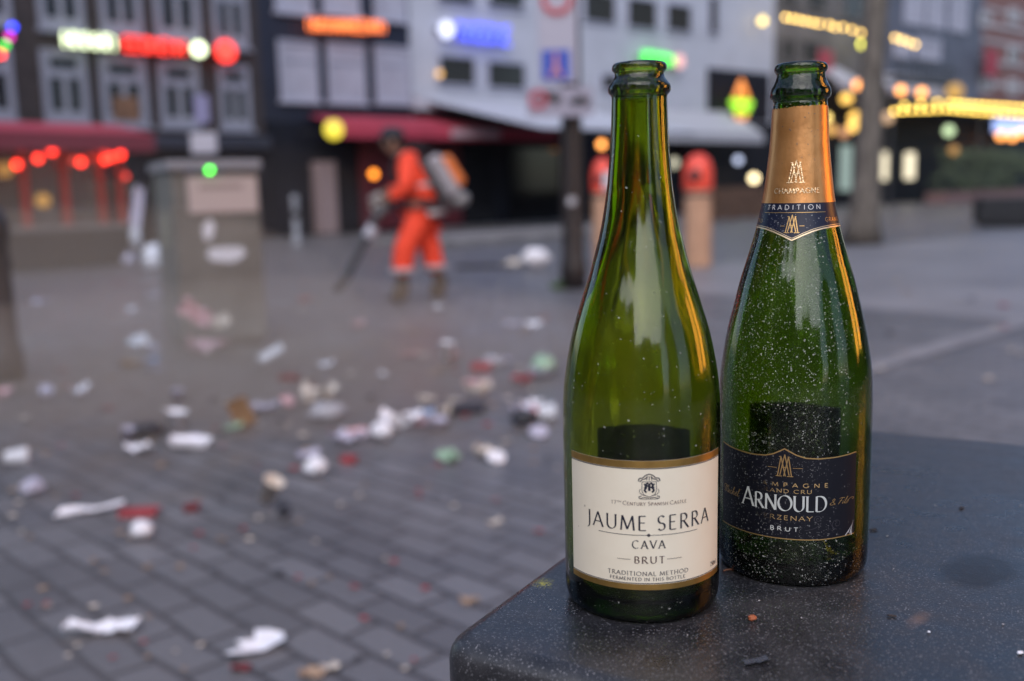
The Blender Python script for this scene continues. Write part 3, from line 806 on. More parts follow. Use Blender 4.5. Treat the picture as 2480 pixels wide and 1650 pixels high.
# --- brown brick house with the white and red neon
h1, s1_, w1_ = house("brick_house", "dark brown brick house with pale framed sash windows and a white and red neon sign", -420, 645, BRICK1)
lw = [(92, 116, 219, 301), (233, 132, 363, 309), (375, 144, 490, 312), (520, 153, 612, 318)]
uw = [(76, -112, 205, 76), (228, -98, 346, 86), (361, -84, 487, 101), (503, -68, 603, 119)]
for i, q in enumerate(lw + uw + [(-90, 100, 40, 296), (-105, -130, 28, 62)]):
    o = window(h1, *rect(s1_, q[0]+9, q[1]+7, q[2]-9, q[3]-5), 'sash', fw=.10)
    if i == 1:
        x0, x1, z0, z1 = rect(s1_, *q)
        MB().box(x0+(x1-x0)*.26, x0+(x1-x0)*.74, -.10, -.072, z0+.14, z0+(z1-z0)*.42).build("flower_box", mat("brown_box", (.16, .085, .05), .7, var=.3, vscale=6), o)
x0, x1, z0, z1 = rect(s1_, -400, 322, 645, 352)
MB().box(.02, w1_-.02, -.35, -.002, z0-.05, z1).build("cornice", mat("slate_blue_cornice", (.020, .023, .040), .5, var=.2), h1)
MB().box(.02, w1_-.02, -.12, -.002, .05, z0-.06).build("shopfront", SHOP, h1)
x0, x1, z0, z1 = rect(s1_, 560, 380, 640, 520, .13)
for k in range(3):
    a = w1_ - .5 - k*1.5
    MB().box(a-1.1, a, -.16, -.125, .3, z0+.9).build("shop_window", SHOPG, h1)

# --- navy house with three bright windows to a floor
h2, s2_, w2_ = house("painted_house", "narrow navy house with three tall white windows to a floor and an orange neon sign", 645, 1003, NAVYP, height=14)
for q in [(668, 92, 773, 251), (785, 98, 888, 255), (900, 105, 995, 256), (654, -150, 756, 37), (770, -142, 871, 42), (895, -130, 985, 56)]:
    window(h2, *rect(s2_, q[0]+7, q[1]+8, q[2]-7, q[3]-8), 'net', FRAMEB, fw=.07)
MB().box(.02, w2_-.02, -.10, -.002, .05, rect(s2_, 650, 300, 1000, 400)[3]).build("shopfront", SHOP, h2)
x0, x1, z0, z1 = rect(s2_, 900, 330, 1003, 520, .11)
MB().box(x0-.4, w2_-.05, -.14, -.105, .1, z1).build("red_shop_panel", REDDK, h2)
x0, x1, z0, z1 = rect(s2_, 761, 392, 806, 560, .2)
MB().box(x0, x1, -.42, -.11, .05, z1).build("pilaster", mat("pinkish_stone", (.26, .19, .19), .6), h2)

# --- white modern house
h3, s3_, w3_ = house("rendered_house", "white rendered modern house with a band of wide grey windows and a blue neon sign", 1003, 1870, WHITEW, height=13.5, roof=False)
for q in [(1058, 135, 1150, 210), (1176, 149, 1271, 218), (1452, 180, 1506, 222), (1055, -70, 1146, 12), (1177, -52, 1267, 24), (1410, -18, 1489, 58), (1515, -4, 1589, 72), (1610, 10, 1673, 80), (1712, -10, 1738, 86)]:
    window(h3, *rect(s3_, *q), 'plain', FRAMEB, fw=.06, sill=False)
zb = rect(s3_, 1010, 238, 1300, 300)[3]
MB().box(.02, w3_-.02, -.06, -.002, .05, 3.4).build("shopfront", SHOP, h3)
for q in [(1120, 360, 1190, 540), (1230, 360, 1350, 530), (1440, 340, 1500, 500), (1640, 350, 1700, 480)]:
    x0, x1, z0, z1 = rect(s3_, *q)
    MB().box(x0, x1, -.11, -.062, .1, min(z1, 3.2)).build("shop_window", SHOPG, h3)
x0, x1, z0, z1 = rect(s3_, 1000, 400, 1095, 540)
MB().box(.05, 1.6, -.12, -.063, .1, 3.0).build("red_shop_panel", REDDK, h3)
x0, x1, z0, z1 = rect(s3_, 1712, 172, 1862, 292)
MB().box(x0, x1, -.05, -.002, z0, z1).build("dark_recess", SHOP, h3)
MB().box(-.02, w3_*.52, -.3, -.07, zb-.42, zb).build("ledge", WHITEW, h3)

# --- stone house with the strings of yellow bulbs
h4, s4_, w4_ = house("stone_house", "grey brown stone house hung with strings of yellow bulbs", 1870, 2120, GREYW, height=15, depth=10)
for q in [(1885, -60, 1930, 18), (1950, -50, 2000, 30), (2040, -30, 2090, 50), (1890, 90, 1925, 150), (1940, 95, 1985, 160)]:
    window(h4, *rect(s4_, *q), 'bars', GREYW, fw=.12, sill=False)
x0, x1, z0, z1 = rect(s4_, 1870, 215, 2120, 450)
MB().box(.05, w4_-.05, -.12, -.002, .05, z1).build("shopfront", SHOP, h4)
# --- blue grey house with pale panes and a balcony
h5, s5_, w5_ = house("balcony_house", "blue grey house with pale window panes above a dark balcony", 2120, 2365, BLUEG, height=15, depth=10)
for q in [(2190, -40, 2235, 62), (2245, -30, 2285, 70), (2300, -20, 2340, 78), (2165, 88, 2205, 140), (2220, 92, 2275, 146)]:
    window(h5, *rect(s5_, *q), 'net', FRAMEB, fw=.12, sill=False)
x0, x1, z0, z1 = rect(s5_, 2150, 158, 2295, 192, .8)
bal = MB(); bal.box(x0, x1, -1.2, -.01, z0-.2, z0); 
for k in range(13):
    a = x0 + (x1-x0)*k/12; bal.box(a-.03, a+.03, -1.2, -1.14, z0, z1-.06)
bal.box(x0, x1, -1.22, -1.12, z1-.06, z1); bal.build("balcony", METALD, h5)
MB().box(.05, w5_-.05, -.12, -.002, .05, rect(s5_, 2130, 250, 2360, 450)[3]).build("shopfront", SHOP, h5)
# --- red brick house with white bands
h6, s6_, w6_ = house("banded_house", "red brick house with white stone bands at the far right", 2365, 2760, REDBR, height=17, depth=10)
bd = [(25, 32), (60, 70), (100, 108), (150, 158), (200, 212)]
for a, b in bd:
    x0, x1, z0, z1 = rect(s6_, 2365, a, 2480, b); MB().box(.02, w6_-.02, -.05, -.002, z0, z1).build("stone_band", STONEW, h6)
for q in [(2440, 20, 2466, 58), (2440, 110, 2464, 160), (2440, 190, 2462, 232), (2375, 180, 2398, 225), (2372, 30, 2396, 66)]:
    window(h6, *rect(s6_, *q), 'plain', STONEW, fw=.22, sill=False)
MB().box(.05, w6_-.05, -.12, -.002, .05, rect(s6_, 2370, 260, 2480, 450)[3]).build("shopfront", SHOP, h6)

# lit doorways and posters in the far ground floors
def facade_panel(root, s0, q, m, name, th=.05, out=.13):
    x0, x1, z0, z1 = rect(s0, *q, out); return MB().box(x0, x1, -out-th, -out, max(z0, .08), z1).build(name, m, root)
LITD = glow("lit_doorway_glass", (1.0, .88, .62), .85)
facade_panel(h5, s5_, (2131, 368, 2155, 436), LITD, "lit_door"); facade_panel(h5, s5_, (2191, 370, 2213, 434), LITD, "lit_door")
facade_panel(h4, s4_, (2034, 352, 2060, 462), glow("pale_green_lit_poster", (.45, .6, .55), .40), "lit_poster")

# --- red banner, pale awnings
def slab(name, label, cat, q, m, out, th=.04, group=None, hang=None):
    c = fpt((q[0]+q[2])/2, (q[1]+q[3])/2, out); s0 = (c - FP0).dot(FD); x0, x1, z0, z1 = rect(s0, *q, out)
    r = thing(name, label, cat, FP0 + FD*s0 + FN*out, FROT, group); return r, x0, x1, z0, z1
for q, lab, m in (((1982, 122, 2016, 190), "red hanging banner beside the big tree trunk", mat("red_banner_cloth", (.32, .05, .07), .7)),
                  ((2387, 120, 2415, 186), "red banner on the white banded brick house", mat("dark_red_banner_cloth", (.30, .035, .06), .7))):
    r, x0, x1, z0, z1 = slab("banner", lab, "banner", q, m, .5)
    MB().box(x0, x1, -.02, .02, z0, z1).build("cloth", m, r); MB().tube([(x0, .0, z1+.03), (x0, .5, z1+.03)], .03).build("bracket", METALD, r)
PALEC = mat("pale_awning_cloth", (.36, .36, .40), .7)
def awning(label, q, out, drop, m, valance=True, name="awning", extra=None):
    """q: photograph span x0, x1 of the front edge and its y at both ends"""
    xa, xb, yf = q
    a = fpt(xa, yf, out); s0 = (a-FP0).dot(FD); W = fac(xb, yf, out)[0]-s0; zf = a.z
    r = thing(name, label, "awning", FP0 + FD*s0, FROT)
    c = MB(); n = 14
    for k in range(n):
        u0, u1 = W*k/n, W*(k+1)/n
        c.add([(u0, -out, zf), (u1, -out, zf), (u1, -.12, zf+drop), (u0, -.12, zf+drop), (u0, -out, zf-.03), (u1, -out, zf-.03), (u1, -.12, zf+drop-.03), (u0, -.12, zf+drop-.03)],
              [(0,1,2,3), (7,6,5,4)])
    c.build("canopy", m, r)
    if valance: MB().box(0, W, -out-.012, -out+.012, zf-.32, zf-.002).build("valance", m, r)
    for u in (.3, W*.5, W-.3): MB().tube([(u, -.1, zf+drop*.5), (u, -out+.08, zf-.05)], .025).build("arm", METALD, r)
    return r, W, zf
aw, W_, zf = awning("long crimson awning over the dark bar behind the street cleaner", (818, 1348, 302), 1.5, .34, REDCL)
MB().box(W_*.47, W_*.70, -1.545, -1.514, zf-.25, zf-.05).build("valance_strip", mat("pale_lettering_strip", (.42, .33, .38), .6), aw)
zw = fpt(1034, 243, .1).z - fpt(1313, 310, 5.0).z
awning("wide white terrace awning under the white modern house", (1313, 1700, 310), 5.0, zw, mat("white_awning_cloth", (.42, .43, .49), .7), valance=False)
awning("pale awning above the far shop under the diamond neon", (1600, 1850, 318), 1.6, .9, PALEC)
awning("short pale awning between the big trunk and the stone house door", (2030, 2096, 196), 1.4, .8, PALEC)
awning("pale awning right of the big trunk above two orange lamps", (2150, 2290, 208), 1.4, .8, PALEC)

# ================================================================== NEON SIGNS (lit tubes; nothing on them can be read)
def neon(label, xs, y0, y1, x0, x1, out, runs, boardm=None):
    """runs: list of (x start, x end, material, kind) in photograph pixels along the sign; y0/y1 middle heights at x0/x1; xs: letter height px"""
    a = fpt(x0, y0, out); s0 = (a-FP0).dot(FD)
    r = thing("neon_sign", label, "neon sign", FP0 + FD*s0 + FN*out, FROT, None)
    z_at = lambda x: fac(x, y0 + (y1-y0)*(x-x0)/(x1-x0), out)[1]
    hh = abs(fac(x0, y0 - xs/2, out)[1] - fac(x0, y0 + xs/2, out)[1]) / 2
    X0 = 0; X1 = fac(x1, y1, out)[0]-s0
    brd = MB(); za, zb_ = z_at(x0), z_at(x1)
    brd.add([(X0,.03,za-.03),(X1,.03,zb_-.03),(X1,.03,zb_+.03),(X0,.03,za+.03),(X0,out-.005,za-.03),(X1,out-.005,zb_-.03),(X1,out-.005,zb_+.03),(X0,out-.005,za+.03)],
            [(0,1,2,3),(7,6,5,4),(0,3,7,4),(1,5,6,2),(3,2,6,7),(0,4,5,1)]); brd.build("rail", METALD, r)
    for xa, xb, m, kind in runs:
        ua, ub = fac(xa, y0, out)[0]-s0, fac(xb, y0, out)[0]-s0
        t = MB(); tr_ = hh*.17
        if kind == 'disc':
            zc = z_at((xa+xb)/2); uc, rr = (ua+ub)/2, (ub-ua)/2
            t.tube([(uc, -.06, zc), (uc, .0, zc)], rr, 24); t.build("lit_disc", m, r); continue
        n = max(2, int(round((ub-ua)/(hh*1.35)))); cw = (ub-ua)/n; rg = random.Random(int(xa))
        for k in range(n):
            u = ua + cw*k; zc = z_at(xa + (xb-xa)*(k+.5)/n); w_ = cw*.72; sh = (0, 1, 2, 3)[rg.randrange(4)]
            if sh == 0: pts = [[(u+w_*(.5+.5*math.cos(R(q))), -.03, zc+hh*math.sin(R(q))) for q in range(0, 361, 30)]]
            elif sh == 1: pts = [[(u, -.03, zc-hh), (u, -.03, zc+hh)], [(u+w_, -.03, zc-hh), (u+w_, -.03, zc+hh)], [(u, -.03, zc), (u+w_, -.03, zc)]]
            elif sh == 2: pts = [[(u+w_, -.03, zc+hh), (u, -.03, zc+hh), (u, -.03, zc-hh), (u+w_, -.03, zc-hh)], [(u, -.03, zc), (u+w_*.8, -.03, zc)]]
            else: pts = [[(u, -.03, zc-hh), (u, -.03, zc+hh), (u+w_, -.03, zc+hh*.6), (u+w_, -.03, zc-hh)]]
            for p in pts: t.tube(p, tr_, 6)
        t.build("lit_tubes", m, r)
    return r
NWH = glow("white_neon", (.86, 1.0, .62), 2.4); NRED = glow("red_neon", (1.0, .035, .02), 2.2); NORG = glow("orange_neon", (1.0, .20, .045), 2.0)
NBLU = glow("blue_neon", (.06, .09, 1.0), 1.9); NBW = glow("bluish_white_neon", (.72, .76, 1.0), 1.3); NGRN = glow("green_neon", (.06, .95, .07), 2.0); NPNK = glow("pink_neon", (1.0, .5, .48), .9)
neon("long neon sign, white letters then red ones, on the brown brick house", 36, 95, 127, 154, 576, .35,
     [(154, 282, NWH, 't'), (300, 448, NRED, 't'), (462, 494, NWH, 'disc'), (520, 566, NRED, 'disc')])
neon("orange neon sign between the white windows of the navy house", 28, 60, 66, 746, 932, .3, [(746, 932, NORG, 't')])
neon("blue neon sign with a white disc on the white modern house", 44, 70, 88, 1064, 1238, .3, [(1064, 1096, NBW, 'disc'), (1110, 1238, NBLU, 't')])
neon("small green neon sign with a pink end on the white modern house", 24, 136, 150, 1556, 1652, .3, [(1556, 1632, NGRN, 't'), (1634, 1654, NPNK, 'disc')])
# diamond neon
c_ = fpt(1795, 251, .6); dn = thing("neon_sign", "diamond shaped green and orange neon sign in the dark recess", "neon sign", c_, FROT)
def diamond(h, w_): return [(0, 0, h), (w_, 0, 0), (0, 0, -h), (-w_, 0, 0), (0, 0, h)]
MB().box(-.5, .5, .04, .07, -.55, .55).build("backboard", SHOP, dn)
t = MB(); t.tube([(-.36, 0, .20), (0, 0, .78), (.36, 0, .20)], .11, 8); t2_ = MB(); t2_.tube([(-.3, 0, -.42), (0, 0, -.66), (.3, 0, -.42)], .09, 8)
AMB = glow("amber_neon", (1.0, .30, .04), 1.0); t.build("orange_tubes", AMB, dn); t2_.build("orange_tubes", AMB, dn)
t = MB(); t.tube([(-.55, -.01, .02), (.55, -.01, .02)], .13, 8); t.tube([(-.42, -.01, -.24), (.42, -.01, -.24)], .10, 8)
t.build("green_tubes", glow("lime_neon", (.40, .95, .03), 1.15), dn)

# ================================================================== LAMPS
def lamp(px, py, rpx, m, out, label, group=None, name="wall_lamp", cat="lamp"):
    p = fpt(px, py, out); dist = (p-CAMP).dot(fwd); rad = rpx/FPX*dist
    r = thing(name, label, cat, p, FROT, group)
    MB().ball((0, 0, 0), rad, 16, 10).build("globe", m, r, smooth=True)
    MB().tube([(0, rad*.9, 0), (0, max(out-.12, rad+.05), 0)], .022, 6).build("bracket", METALD, r)
    return r
LY = glow("yellow_globe_glass", (1.0, .80, .06), .85); LO = glow("orange_lamp_glass", (1.0, .36, .08), 3.0); LA = glow("amber_lamp_glass", (1.0, .58, .12), 1.6)
LC = glow("cream_lamp_glass", (1.0, .80, .45), 3.0); LS = glow("silver_lamp_glass", (.55, .62, .85), 1.2); LYG = glow("lemon_lamp_glass", (1.0, .95, .12), 4.0); LYW = glow("warm_yellow_lamp_glass", (1.0, .72, .2), 2.4)
LSD = glow("pale_grey_lamp_glass", (.62, .66, .62), .9); LOD = glow("deep_orange_lamp_glass", (1.0, .27, .02), 3.0)
lamp(808, 314, 23, LY, 1.75, "big yellow globe lamp at the left end of the long crimson awning")
lamp(905, 422, 9, LOD, .6, "orange lamp in the bar window left of the street cleaner")
lamp(1064, 179, 8, glow("dim_amber_lamp_glass", (1.0, .55, .15), 1.2), .35, "small amber lamp beside the left window of the white house")
lamp(1457, 350, 9, LO, 1.2, "orange lamp just left of the front bottle's neck")
lamp(1847, 51, 9, LYW, .5, "yellow lamp high up left of the bulb strings")
lamp(2090, 107, 9, LYG, .8, "lemon yellow lamp under the end of the upper bulb string")
lamp(2077, 206, 10, LO, 2.2, "orange lamp left of the big trunk")
lamp(2182, 219, 10, LO, 2.2, "orange lamp just right of the big trunk, left of its twin")
lamp(2232, 224, 10, LO, 2.2, "orange lamp second to the right of the big trunk")
lamp(2050, 240, 13, LA, .8, "amber lamp right of the gold foil bottle mouth, below the orange one")
lamp(2071, 285, 14, LA, .9, "larger amber lamp midway down between foil bottle and trunk")
lamp(2066, 306, 12, LA, 1.1, "amber lamp close under the larger amber lamp")
lamp(2003, 285, 8, LYW, 1.0, "pale yellow lamp half hidden behind the gold neck foil")
lamp(2012, 314, 12, glow("brown_amber_lamp_glass", (1.0, .52, .13), .8), .7, "dull amber lamp low beside the gold neck foil")
lamp(2044, 322, 12, glow("dusky_pink_lamp_glass", (.9, .42, .2), .6), .7, "dusky lamp lowest in the cluster right of the gold foil")
lamp(2150, 285, 14, glow("peach_lamp_glass", (1.0, .62, .35), .5), 3.4, "faint peach lamp hanging right of the big trunk")
lamp(2312, 222, 20, glow("faint_amber_lamp_glass", (1.0, .55, .1), .42), 2.2, "faint large amber lamp above the yellow bulb garland")
lamp(1824, 323, 9, LSD, .8, "pale grey lamp left of the gold foil bottle")
lamp(1788, 388, 9, LS, .8, "bluish white lamp low between the two bottles")
lamp(1826, 432, 10, LC, .8, "cream lamp lowest between the two bottles")
lamp(2298, 317, 12, glow("mint_lamp_glass", (.75, 1.0, .55), .85), 3.3, "mint green lamp hanging under the yellow garland")
lamp(2310, 364, 11, glow("ochre_lamp_glass", (1.0, .5, .1), .35), 3.6, "dull ochre lamp in front of the hedge under the mint green lamp")
lamp(1632, 395, 12, glow("soft_cream_lamp_glass", (.9, .85, .62), .55), 1.2, "soft cream lamp right behind the front bottle's neck")
for x, y, lab in ((2424, 329, "left"), (2452, 331, "middle"), (2477, 322, "right")):
    lamp(x, y, 9, LO, 1.0, "%s one of three orange lamps under the blue screen" % lab, "orange lamps under the blue screen")
r, x0, x1, z0, z1 = slab("lit_screen", "pale blue lit screen at the far right under the garland", "screen", (2408, 292, 2500, 322), None, .7)
MB().box(x0, x1, 0, .06, z0, z1).build("screen", glow("blue_screen", (.38, .52, 1.0), 1.0), r); MB().box(x0-.1, x1+.1, .065, .2, z0-.1, z1+.1).build("housing", METALD, r)

# strings of bulbs
BULB = glow("yellow_bulb", (1.0, .64, .12), 8.0); BULBW = glow("warm_bulb", (1.0, .62, .15), 8.0)
def bulb_string(label, pts, m, rpx, out, name="light_string", wire=True, depth=None, sag=0):
    P = []
    for x, y in pts:
        if depth: d = ray(x, y); P.append(CAMP + d*depth)
        else: P.append(fpt(x, y, out))
    base = P[0]; r = thing(name, label, "light string", base)
    rad = rpx/FPX*((base-CAMP).dot(fwd))
    cache = {}
    for i, p in enumerate(P):
        mm_ = m[i % len(m)] if isinstance(m, list) else m
        if mm_.name not in cache:
            o = MB().ball((0, 0, 0), rad, 10, 7).build("bulb", mm_, r, smooth=True); cache[mm_.name] = o
        else:
            o = cache[mm_.name].copy(); COL.objects.link(o); o.parent = r
        o.location = p - base
    MB().tube([tuple(p - base + Vector((0, 0, rad*1.15))) for p in P], .012, 5).build("wire", METALD, r)
    return r
def lin(x0, y0, x1, y1, n): return [(x0+(x1-x0)*k/(n-1), y0+(y1-y0)*k/(n-1)) for k in range(n)]
bulb_string("upper string of warm bulbs on the stone house, left of the trunk", lin(1903, 42, 1984, 58, 6) + lin(2008, 60, 2022, 66, 2) + lin(2042, 66, 2085, 80, 3), BULBW, 3.6, 1.0)
bulb_string("short string of warm bulbs right of the big trunk", lin(2168, 92, 2216, 108, 4), BULBW, 3.6, 1.0)
bulb_string("long yellow garland of bulbs at the far right", lin(2166, 270, 2292, 264, 7) + lin(2190, 256, 2270, 248, 3), BULB, 3.8, 3.0)
bulb_string("dense yellow garland of bulbs along the far right canopy, top row", lin(2302, 250, 2520, 264, 14), BULB, 3.6, 3.0)
bulb_string("dense yellow garland of bulbs along the far right canopy, lower row", lin(2310, 266, 2520, 284, 13), BULB, 3.6, 3.0)
cv = fpt(2330, 250, 3.0)
r, x0, x1, z0, z1 = slab("canopy", "dark terrace canopy behind the yellow garlands", "canopy", (2160, 254, 2560, 268), None, 2.9)
MB().box(x0, x1, 0, 2.6, z1-.14, z1).build("roof", METALD, r)
for u in (x0+.3, x0+(x1-x0)*.5, x1-.3): MB().box(u-.06, u+.06, .1, .22, -r.location.z, z1-.145).build("post", METALD, r)

# coloured bulbs hanging at the left edge
c4 = [glow("blue_bulb", (.03, .05, 1.0), 4.5), glow("magenta_bulb", (.75, .03, .45), 2.2), glow("green_bulb", (.05, .75, .03), 2.5), glow("scarlet_bulb", (1.0, .04, .03), 4.5)]
bulb_string("hanging string of blue, magenta, green and red bulbs at the left edge", [(30, 66), (23, 89), (12, 109), (2, 132)], c4, 8, 2.0, depth=20)

# ================================================================== TERRACE PAVILION (left)
A = gnd(-230, 681); B = gnd(312, 640); dv = (B-A).normalized(); pang = math.atan2(dv.y, dv.x); PL = (B-A).length
pv = thing("terrace_pavilion", "glazed terrace with crimson awning roof, red posts and a dark low wall", "pavilion", A, pang)
LOWW = mat("dark_terrace_wall", (.022, .019, .019), .7, var=.3, vscale=2)
MB().box(0, PL, 0, .16, 0, .62).build("low_wall", LOWW, pv)
MB().box(PL-.16, PL, .165, 3.4, 0, .62).build("low_wall", LOWW, pv)
MB().box(-.03, PL+.03, -.04, .2, .625, .70).build("ledge", mat("stone_ledge", (.24, .21, .19), .6), pv)
REDPOST = mat("red_painted_post", (.42, .06, .04), .5)
def plx(px):  # pavilion-local x of a photograph column at the front plane
    n_ = Vector((-dv.y, dv.x, 0)); d = ray(px, 520); t = n_.dot(A-CAMP)/n_.dot(d); return (CAMP + d*t - A).dot(dv)
def plz(px, py):
    n_ = Vector((-dv.y, dv.x, 0)); d = ray(px, py); t = n_.dot(A-CAMP)/n_.dot(d); return (CAMP + d*t).z
ztop = plz(150, 345)
for px in (-190, -90, 68, 166, 254, 300): 
    x = plx(px); MB().box(x-.055, x+.055, .02, .13, .705, ztop).build("post", REDPOST, pv)
tg = newmat("terrace_glass"); 
g = tg[1]; g.b.inputs["Base Color"].default_value = (.3, .26, .22, 1); g.b.inputs["Alpha"].default_value = .25; g.b.inputs["Roughness"].default_value = .1
for a, b in ((68, 166), (166, 254), (-90, 68), (-190, -90)):
    MB().box(plx(a)+.06, plx(b)-.06, .07, .08, .71, ztop-.02).build("glass_panel", tg[0], pv)
MB().box(.1, PL-.2, 3.3, 3.4, .1, ztop+.5).build("back_wall", WARMWALL, pv)
# awning roof: slopes down to the front, rounded right end
zt1 = plz(100, 306)
aw = MB(); n = 16
X1_ = PL + .25
for k in range(n):
    u0, u1 = -1 + (X1_+1)*k/n, -1 + (X1_+1)*(k+1)/n
    aw.add([(u0, -.7, ztop+.12), (u1, -.7, ztop+.12), (u1, .6, zt1+.1), (u0, .6, zt1+.1)], [(0, 1, 2, 3)])
    aw.add([(u0, .6, zt1+.1), (u1, .6, zt1+.1), (u1, 3.5, zt1+.28), (u0, 3.5, zt1+.28)], [(0, 1, 2, 3)])
aw.add([(X1_, -.7, ztop+.12), (X1_, .6, zt1+.1), (X1_, 3.5, zt1+.28), (X1_, 3.5, ztop+.12)], [(0, 3, 2, 1)])
aw.build("awning", REDCL, pv)
vb = MB(); vb.box(-1, X1_+.012, -.715, -.702, ztop-.16, ztop+.118); vb.box(X1_+.002, X1_+.014, -.70, 3.5, ztop-.16, ztop+.118)
vb.build("valance", mat("dark_crimson_valance", (.16, .022, .040), .7), pv)
def in_pav(px, py, y):  # a point inside the pavilion, y metres behind the front
    n_ = Vector((-dv.y, dv.x, 0)); d = ray(px, py); p = A + n_*y; t = n_.dot(p-CAMP)/n_.dot(d); return CAMP + d*t
RB = glow("red_lamp_glass", (1.0, .03, .015), 5.0); RBD = glow("dim_red_lamp_glass", (.9, .05, .03), 1.4)
reds = [(41, 399, -.4, RB), (92, 384, -.3, RB), (126, 366, -.5, RB), (196, 393, -.4, RB), (178, 389, .5, RBD), (225, 383, .6, RBD), (254, 374, .9, RBD), (254, 387, -.3, RB), (271, 381, -.2, RB), (292, 375, -.5, RB), (303, 427, .4, RBD)]
rl = ["red lamp nearest the left edge under the terrace awning", "red lamp second from left under the terrace awning", "red lamp highest of the left three on the terrace", "bright red lamp in the middle of the terrace row",
      "dim red lamp behind the bright middle one", "dim red lamp right of the bright middle one", "dim red lamp highest behind the right cluster of the terrace", "bright red lamp lowest left in the right cluster of the terrace",
      "bright red lamp between the two others of the right cluster", "red lamp at the right tip of the terrace awning", "lone dim red lamp hanging low right of the terrace"]
for (x, y, dy, m), lab in zip(reds, rl):
    p = in_pav(x, y, dy); r = thing("red_lamp", lab, "lamp", p, 0, "red lamps under the terrace awning")
    MB().ball((0, 0, 0), .055, 14, 8).build("globe", m, r, smooth=True)
    MB().tube([(0, 0, .05), (0, 0, max(.12, ztop+.1-p.z) if y < 420 else .5)], .006, 5).build("cord", METALD, r)
for (x, y, m, lab) in ((12, 412, glow("brown_glow_glass", (.9, .42, .08), .5), "dim amber lamp inside the terrace at the left edge"), (104, 486, glow("ochre_glow_glass", (1.0, .50, .10), .55), "ochre lamp glowing inside the terrace between red posts")):
    p = in_pav(x, y, 2.0); r = thing("table_lamp", lab, "lamp", p); MB().ball((0, 0, 0), .13, 14, 8).build("globe", m, r, smooth=True)
    MB().tube([(0, 0, -p.z+.01), (0, 0, -.12)], .02, 6).build("stem", METALD, r)

# ================================================================== STREET FURNITURE
# waste cabinet
A = gnd(446, 850); cang = R(27); dv = Vector((math.cos(cang), math.sin(cang), 0)); d_ = ray(642, 700); CW = (d_.x*A.y/d_.y - A.x)/(dv.x - d_.x*dv.y/d_.y); CD = .92; B = A + dv*CW
def ch(py):  # height of a photograph row at the cabinet front
    d = ray(540, py); t = (A.y + (B.y-A.y)*.45)/d.y; return (CAMP + d*t).z
cab = thing("waste_cabinet", "tall olive grey steel cabinet with a sloping pale notice, standing in the dust", "cabinet", A, cang)
OLIVE = mat("dusty_olive_grey_steel", (.125, .118, .108), .5, var=.25, vscale=3, bump=.1)
HC = ch(392)
MB().box(0, CW, 0, CD, .05, HC-.06).build("body", OLIVE, cab, bevel=.012)
MB().box(.03, CW-.03, .03, CD-.03, 0, .05).build("plinth", METALD, cab)
MB().box(-.03, CW+.02, -.04, CD+.03, HC-.055, HC+.01).build("lid", mat("pale_grey_steel", (.24, .24, .27), .45), cab, bevel=.01)
nz0, nz1 = ch(515), ch(428)
no = MB().box(CW*.17, CW*.97, -.018, -.003, nz0, nz1).build("notice", mat("pinkish_beige_notice", (.42, .35, .34), .5), cab)
MB().box(CW*.30, CW*.80, -.021, -.0185, nz0+(nz1-nz0)*.66, nz0+(nz1-nz0)*.80).build("notice_text_strip", mat("greyed_print", (.26, .21, .20), .6), no)
MB().box(.10, CW-.25, -.012, -.002, nz1+.025, nz1+.05).build("blue_stripe", mat("blue_stripe_paint", (.06, .08, .18), .5), cab)
sl = MB().box(-.012, -.002, CD*.30, CD*.58, ch(600), ch(515)).build("side_plate", mat("pale_olive_plate", (.23, .22, .17), .5), cab)
MB().ball((CW*.43, -.03, ch(411)), .022, 12, 8).build("indicator_light", glow("green_led", (.06, .85, .04), 6.0), cab, smooth=True)
WPAPER = mat("white_paper", (.62, .62, .68), .8, var=.1, vscale=20)
def torn_sheet(x0, x1, z0, z1, seed, parent, name="pasted_paper"):
    rg = random.Random(seed); n = 10; pts = []
    for k in range(n):
        a = 2*math.pi*k/n; q = rg.uniform(.7, 1.1)
        pts.append(((x0+x1)/2 + (x1-x0)/2*q*math.cos(a), (z0+z1)/2 + (z1-z0)/2*q*math.sin(a)))
    mb = MB(); mb.add([(x, -.006, z) for x, z in pts] + [(x, -.0015, z) for x, z in pts], [tuple(range(n-1, -1, -1))] + [(k, (k+1) % n, n+(k+1) % n, n+k) for k in range(n)])
    return mb.build(name, WPAPER, parent)
torn_sheet(CW*.30, CW*.46, ch(585), ch(530), 1, cab); torn_sheet(CW*.34, CW*.78, ch(640), ch(592), 2, cab)

# sign post behind the cabinet
p = CAMP + ray(503, 470)*12.0; p.z = 0
sp_ = thing("sign_post", "thin post with a white box and a lilac plate, behind the cabinet", "sign", p, R(8))
def hz(px, py, y): d = ray(px, py); return (CAMP + d*(y/d.y)).z
MB().tube([(0, .06, 0), (0, .06, hz(500, 225, p.y))], .03, 8).build("post", METALD, sp_)
MB().box(-.15, .15, -.06, .02, hz(503, 372, p.y), hz(503, 322, p.y)).build("box", mat("white_sign_box", (.42, .42, .50), .5), sp_, bevel=.01)
MB().box(-.085, .085, -.02, .02, hz(500, 298, p.y), hz(500, 230, p.y)).build("plate", mat("lilac_plate", (.20, .20, .36), .5), sp_)
